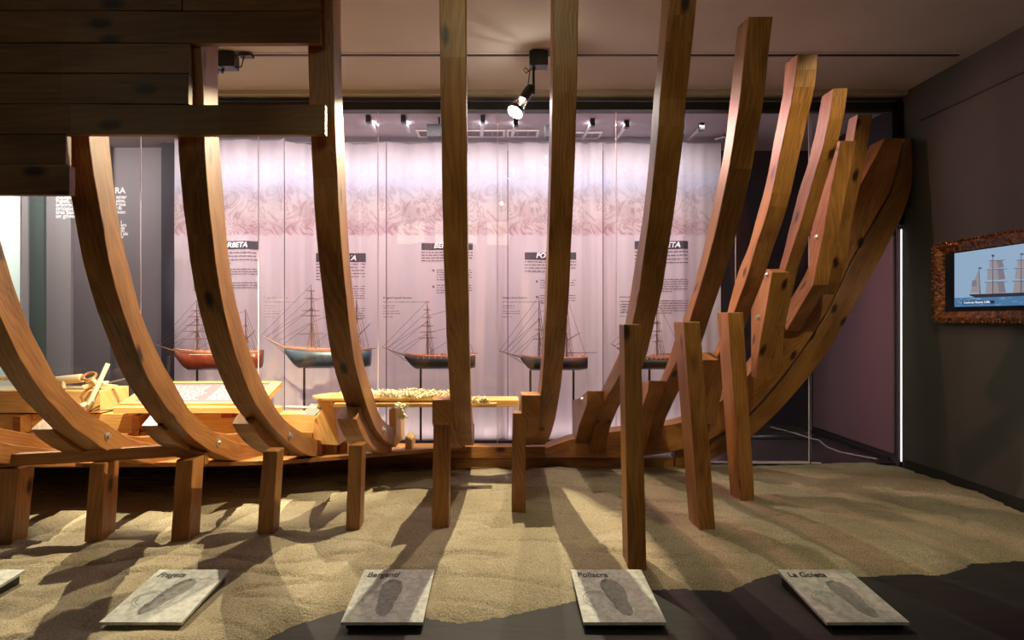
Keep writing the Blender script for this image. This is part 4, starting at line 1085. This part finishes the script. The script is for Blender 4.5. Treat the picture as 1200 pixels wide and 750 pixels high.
build_model((585, 411.5), 610, 688, 420, 434, [(632, 346, [(386, 8), (397, 10)]), (664, 345, [])], [621.5, 672], 'model_black', 'two-masted black model ship between the two ribs right of centre', gaffs=[((664, 399), (680, 390))], boom=((664, 413.5), (700, 413)), standlabel='two-masted black model ship')
build_model((716, 403), 738, 803, 419, 433, [(770, 352, [(360, 4), (367, 6), (379, 8), (388, 9), (400, 10)])], [761], 'model_black', 'single-masted black model ship, rightmost in the showcase', dots=True, boom=((772, 415), (808, 414)), standlabel='rightmost model ship')

# ------------------------------------------------------------------ screen in a carved frame on the right wall
tv = thing('framed_screen', (WR, 4.15, CZ-.02), 'lit screen showing a sailing ship, in a carved red-brown frame on the right wall', 'screen')
yA, yB, zA, zB = 4.69, 3.63, CZ-.026, CZ+.56
def fr_side(p, q, inw):
    # moulded profile swept between mitred corners; p,q outer corners, inw inward unit vectors at p and q
    prof = [(0, 0), (0, .045), (.018, .062), (.040, .066), (.052, .050), (.075, .040), (.098, .030), (.110, .018), (.110, 0)]
    st = []
    for c, w in ((p, inw[0]), (q, inw[1])):
        st.append([Vector((WR-d-.002, c[0]+w[0]*a*.72, c[1]+w[1]*a*.72)) for a, d in prof])
    return MB().beam(st)
cs = [(yA, zA), (yA, zB), (yB, zB), (yB, zA)]; iw = [(-1, 1), (-1, -1), (1, -1), (1, 1)]
fm = MB()
for i in range(4): merge(fm, fr_side(cs[i], cs[(i+1) % 4], (iw[i], iw[(i+1) % 4])))
fo = obj('carved_frame', fm, 'carved_frame', tv)
# bead row of carving
bd = MB()
for i in range(4):
    p, q = Vector(cs[i]), Vector(cs[(i+1) % 4]); L = (q-p).length; n = int(L/.03)
    wi = Vector(((-1 if p.x == yA and q.x == yA else (1 if p.x == yB and q.x == yB else 0)), (1 if p.y == zA and q.y == zA else (-1 if p.y == zB and q.y == zB else 0))))
    for j in range(1, n):
        c = p.lerp(q, j/n)+wi*.024
        bd.lathe((WR-.060, c.x, c.y), (-1, 0, 0), [(0, .011), (.006, .010), (.011, .002)], 6)
obj('carved_beads', bd, 'carved_frame', fo)
sy0, sy1, sz0, sz1 = 4.514, 3.815, CZ+.083, CZ+.4765
obj('bezel', MB().box(WR-.024, WR-.004, yB+.08, yA-.08, zA+.075, zB-.075), 'screen_bezel', tv)
XS = WR-.025
def SP(cx, cy, off=0):        # crop px of the 6x detail -> point on the screen plane
    x, y = 1090+cx/6, 260+cy/6; D = XS*F/(x-VX); return Vector((XS-off, D, CZ+(VY-y)*D/F))
def poly(pts, off):
    mb = MB(); mb.face([mb.vert(SP(a, b, off)) for a, b in pts]); return mb
def rect(y0, y1, z0, z1, off): 
    mb = MB(); mb.face([mb.vert((XS-off, a, b)) for a, b in ((y0, z0), (y1, z0), (y1, z1), (y0, z1))]); return mb
sc_ = obj('display', rect(sy0, sy1, sz0, sz1, 0), 'screen_sky', tv)
hz = SP(300, 530).z
obj('sea', rect(sy0, sy1, sz0, hz, .0006), 'screen_sea', sc_)
fm2 = MB(); rr = random.Random(5)
for i in range(26):
    y = sy0-.02-rr.random()*(sy0-sy1-.08); z = sz0+.005+rr.random()*(hz-sz0-.012); merge(fm2, (lambda m: m)(rect(y, y-rr.uniform(.02, .06), z, z+.003, .001)))
obj('waves', fm2, 'screen_foam', sc_)
sl = MB(); sd = MB(); ln = MB()
def mast(mx, top, base, sails):
    merge(ln, poly([(mx-2.5, base), (mx-1.5, top), (mx+1.5, top), (mx+2.5, base)], .0016))
    for (xl, xr, yt, yb) in sails:
        merge(sl, poly([(mx+xl*.85, yt), (mx+xr*.85, yt-4), (mx+xr, yb-3), (mx+xr*.4, yb+4), (mx+xl, yb+2)], .0010))
        merge(sd, poly([(mx+xr*.35, yt-2), (mx+xr*.85, yt-4), (mx+xr, yb-3), (mx+xr*.5, yb+2)], .0013))
        merge(ln, poly([(mx+xl*1.15, yt+1), (mx+xr*1.15, yt-6), (mx+xr*1.15, yt-3), (mx+xl*1.15, yt+4)], .0016))
mast(442, 228, 510, [(-25, 78, 272, 322), (-42, 88, 334, 405), (-52, 92, 424, 498)])
mast(642, 218, 505, [(-30, 80, 268, 314), (-45, 92, 324, 398), (-58, 95, 415, 494)])
mast(850, 200, 500, [(-30, 80, 262, 308), (-45, 92, 318, 392), (-58, 95, 410, 488)])
merge(sl, poly([(335, 350), (345, 345), (356, 500), (282, 498)], .001)); merge(ln, poly([(343, 322), (346, 322), (356, 510), (351, 510)], .0016))
merge(sd, poly([(296, 415), (325, 405), (330, 450), (292, 455)], .0013))
merge(ln, poly([(275, 510), (900, 488), (960, 492), (940, 512), (320, 532), (285, 520)], .0019))
merge(ln, poly([(434, 230), (455, 236), (450, 246), (436, 244)], .002)); merge(ln, poly([(636, 222), (662, 224), (660, 232), (636, 232)], .002)); merge(ln, poly([(342, 320), (366, 322), (362, 330), (343, 330)], .002))
obj('sails', sl, 'screen_sail', sc_); obj('sail_shading', sd, 'screen_sail_dark', sc_); obj('ship_outline', ln, 'screen_line', sc_)
obj('caption_bar', poly([(228, 557), (455, 553), (455, 574), (228, 580)], .0022), 'screen_caption', sc_)
pc = SP(238, 576, .003); 
obj('caption_lettering', text_mb('Corbeta Nuova Lidia', .0215, lambda u, v, w: (pc.x-w, pc.y-u*1.3, pc.z+v+.001), bold=.0006), 'screen_letter', sc_)

simple('rolled_mat', MB().tube([W(872, 513.5, 6.2), W(957, 512.5, 6.2)], .034, 12), 'black_paint', 'dark rolled mat lying on the showcase floor behind the stem', 'roll', smooth=True)
simple('flat_cable', MB().tube([W(903, 500.5, 6.25), W(930, 507.5, 6.18), W(953, 514.5, 6.08), W(960, 516, 6.0), W(969, 524, 5.78), W(985, 530, 5.55), W(1008, 534.5, 5.38), W(1028, 538, 5.24)], .009, 6), 'panel_card', 'pale thin cable lying along the foot of the mauve wall panel', 'cable')

# ------------------------------------------------------------------ ceiling track and spotlights
slab('trim_9', -7.0, WR-.1, 4.36, 4.385, CE-.012, CE-.0005, 'black_paint')
slab('trim_10', -7.0, WR-.1, 4.345, 4.359, CE-.006, CE-.0005, 'light_fitting')
FIX = []
def spot_fixture(base, mouth, aim, label, lit=True, box=(.13, .10, .10)):
    base = Vector(base); mouth = Vector(mouth)
    t = thing('track_spotlight', base, label, 'spotlight', 'spotlights on the ceiling track')
    obj('transformer', MB().box(base.x-box[0]/2, base.x+box[0]/2, base.y-box[1]/2, base.y+box[1]/2, CE-.0125-box[2], CE-.0125), 'black_metal', t, bevel=.004)
    top = Vector((base.x-.03, base.y, CE-.0125-box[2])); d = (Vector(aim)-mouth).normalized()
    neck = mouth-d*.22
    obj('arm', MB().tube([top, top+Vector((-.005, 0, -.03)), neck+Vector((.03, 0, .02)), neck+Vector((.03, 0, -.03))], .009, 8), 'black_metal', t)
    obj('housing', MB().lathe(neck, d, [(-.03, .012), (-.028, .026), (.0, .034), (.06, .036), (.10, .034)], 20), 'black_metal', t, smooth=False)
    obj('holder', MB().lathe(neck+d*.101, d, [(0, .03), (.004, .034), (.008, .030)], 20), 'chrome', t)
    obj('filament', MB().tube([neck+d*.125, neck+d*.165], .006, 8), 'filament', t)
    gl = MB().lathe(neck+d*.11, d, [(0, .032), (.05, .034), (.10, .044)], 20); gl.f = gl.f[:-2]; gl.uv = gl.uv[:-2]; gl.mi = gl.mi[:-2]
    obj('glass_tube', gl, 'lamp_glass', t, smooth=True)
    rods = MB(); s1 = d.cross(Vector((0, 0, 1))).normalized(); s2 = d.cross(s1)
    for a in (0, PI/2, PI, 3*PI/2):
        q = s1*math.cos(a)+s2*math.sin(a); rods.tube([neck+d*.10+q*.036, neck+d*.205+q*.052], .0028, 5)
    obj('guard', rods, 'chrome', t)
    obj('ring', MB().lathe(neck+d*.195, d, [(0, .046), (.004, .058), (.028, .061), (.030, .056)], 24), 'black_metal', t)
    obj('lens', MB().lathe(neck+d*.2255, d, [(0, .054), (.003, .052), (.008, .0)], 24), 'lamp_glow', t)
    obj('cable', MB().tube([top+Vector((-.0, 0, .0)), top+Vector((-.06, 0, -.04)), top+Vector((-.075, 0, -.02)), top+Vector((-.065, 0, .0)), top+Vector((-.03, 0, -.03)), neck+Vector((-.01, 0, .03)), neck], .004, 6), 'cable', t)
    FIX.append(t)
    return mouth+d*.03, d
def spotlight(name, pos, aim, energy, ang, col, blend=.25, r=.03):
    l = bpy.data.lights.new(name, 'SPOT'); l.energy = energy; l.spot_size = math.radians(ang); l.spot_blend = blend; l.color = col; l.shadow_soft_size = r
    o = bpy.data.objects.new(name, l); COL.objects.link(o); o.location = pos
    o.rotation_euler = (Vector(aim)-Vector(pos)).to_track_quat('-Z', 'Y').to_euler(); return o
def area(name, pos, aim, sx, sy, energy, col, spread=180):
    l = bpy.data.lights.new(name, 'AREA'); l.shape = 'RECTANGLE'; l.size = sx; l.size_y = sy; l.energy = energy; l.color = col; l.spread = math.radians(spread)
    o = bpy.data.objects.new(name, l); COL.objects.link(o); o.location = pos
    o.rotation_euler = (Vector(aim)-Vector(pos)).to_track_quat('-Z', 'Y').to_euler(); return o

WARM = (1, .88, .56); PINK = (1, .43, .36)
aim1 = (-1.35, 3.0, .0); mouth1 = W(604, 131, 4.18)
p1, d1 = spot_fixture((W(631, 0, 4.33).x, 4.33, CE), mouth1, aim1, 'lit track spotlight with a round glowing lens hanging in the centre of the photo')
spotlight('spot_centre', p1, (-1.55, 3.2, .0), 350, 92, WARM, .10, .010)
pl = bpy.data.lights.new('spill_centre', 'POINT'); pl.energy = 10; pl.color = (1, .86, .74); pl.shadow_soft_size = .012
po = bpy.data.objects.new('spill_centre', pl); COL.objects.link(po); po.location = mouth1-d1*.07
aim2 = (1.2, 3.2, .0)
p2, d2 = spot_fixture((.50, 4.37, CE), (.475, 4.30, CZ+1.50), aim2, 'added black track spotlight, unseen behind the rib right of the central one', box=(.10, .08, .08))  # unseen lamp added to light the sand and ribs on the right
spotlight('added_spot_right', p2, aim2, 110, 84, (1, .82, .58), .25, .012)
p3, d3 = spot_fixture((W(265, 0, 4.33).x, 4.35, CE), (W(246, 0, 4.3).x, 4.05, CZ+1.50), (-2.3, 4.8, .5), 'black track spotlight with a hanging cable seen through the gap in the planking')
spotlight('spot_left', p3, (-2.1, 4.78, .50), 720, 68, WARM, .5, .02)
obj('mains_cable', MB().tube([W(272, 76, 4.34), W(277, 80, 4.34), W(283, 78, 4.34), W(285, 70, 4.34), W(286, 65.5, 4.345)], .005, 6), 'cable', FIX[-1])
obj('mains_plate', MB().box(W(281, 0, 4.35).x, W(296, 0, 4.35).x, 4.32, 4.38, CE-.03, CE-.0125), 'black_paint', FIX[-1])
p4 = Vector((2.08, 2.5, CZ+1.62))
spotlight('spot_bow', p4, (1.9, 4.1, .9), 80, 84, (1, .93, .52), .5, .02)
p5 = Vector((.04, .45, CZ+1.84))
spotlight('spot_visitor', p5, (.9, 4.0, .9), 50, 75, (1, .93, .50), .6, .02)
# the showcase box lamps shine out over the hull
spotlight('box_lamp_a', (.46, 5.40, CZ+1.63), (2.3, 3.9, 1.4), 150, 86, PINK, .4, .03)
spotlight('box_lamp_b', (-.58, 5.40, CZ+1.63), (-1.9, 3.2, 1.1), 22, 84, PINK, .4, .03)
p6 = Vector((-3.35, 4.28, CZ+1.50))
spotlight('spot_far_left', p6, (-2.5, 3.3, .0), 560, 56, WARM, .2, .012)
p7 = Vector((-4.2, 3.78, CZ+1.66))
spotlight('lettering_fill_spot', p7, (-3.40, 5.15, 2.14), 170, 26, (1, 1, 1), .4, .01)  # unseen lamp added only to brighten the white glass lettering

# fluorescent washers for the banners: behind (glow through the cloth) and in front
area('wash_back', (-.55, 6.45, CZ+1.50), (-.55, 6.1, CZ+1.15), 5.2, .10, 15, (1, .95, 1))
area('wash_front', (-.55, 5.64, CZ+1.775), (-.55, 6.0, .3), 5.0, .10, 66, (1, .88, .92))
area('fill_mid', (-.55, 5.32, CZ+1.775), (-.55, 6.1, .95), 5.0, .12, 46, (1, .86, .90), 70)  # added fill without a fitting, lifts the lower banners
area('wash_foot', (-.55, 5.99, .075), (-.55, 6.10, .5), 5.2, .04, 9, (1, .90, .90))
area('left_room', (-6.2, 6.2, CE-.1), (-6.2, 6.3, 0), 1.0, 1.0, 70, (.95, 1, .95))
area('fill_left', (-4.2, 5.45, CZ+1.775), (-3.9, 6.4, .8), 1.2, .1, 30, (1, .92, .88))  # added fill without a fitting, lightens the grey panels at the left
area('room_fill', (-1.0, -1.6, CE-.05), (-.5, 4.5, 1.4), 2.4, .8, 17, (1, .93, .64))
spotlight('wall_beam', (1.5, 1.5, CE-.06), (WR, 2.2, 1.5), 5, 92, (1, .9, .7), .12, .02)

w = bpy.data.worlds.new('w'); S.world = w; w.use_nodes = True
w.node_tree.nodes['Background'].inputs[0].default_value = (.5, .42, .42, 1); w.node_tree.nodes['Background'].inputs[1].default_value = .02

# ------------------------------------------------------------------ camera
cd = bpy.data.cameras.new('camera'); cam = bpy.data.objects.new('camera', cd); COL.objects.link(cam)
cam.location = (0, 0, CZ); cam.rotation_euler = (PI/2, 0, 0)
cd.sensor_width = 36; cd.sensor_fit = 'HORIZONTAL'; cd.lens = F/1200*36
cd.shift_x = (600-VX)/1200; cd.shift_y = (VY-375)/1200
S.camera = cam
S.view_settings.view_transform = 'Standard'; S.view_settings.look = 'None'; S.view_settings.gamma = 1
S.view_settings.exposure = 0; S.view_settings.use_curve_mapping = False
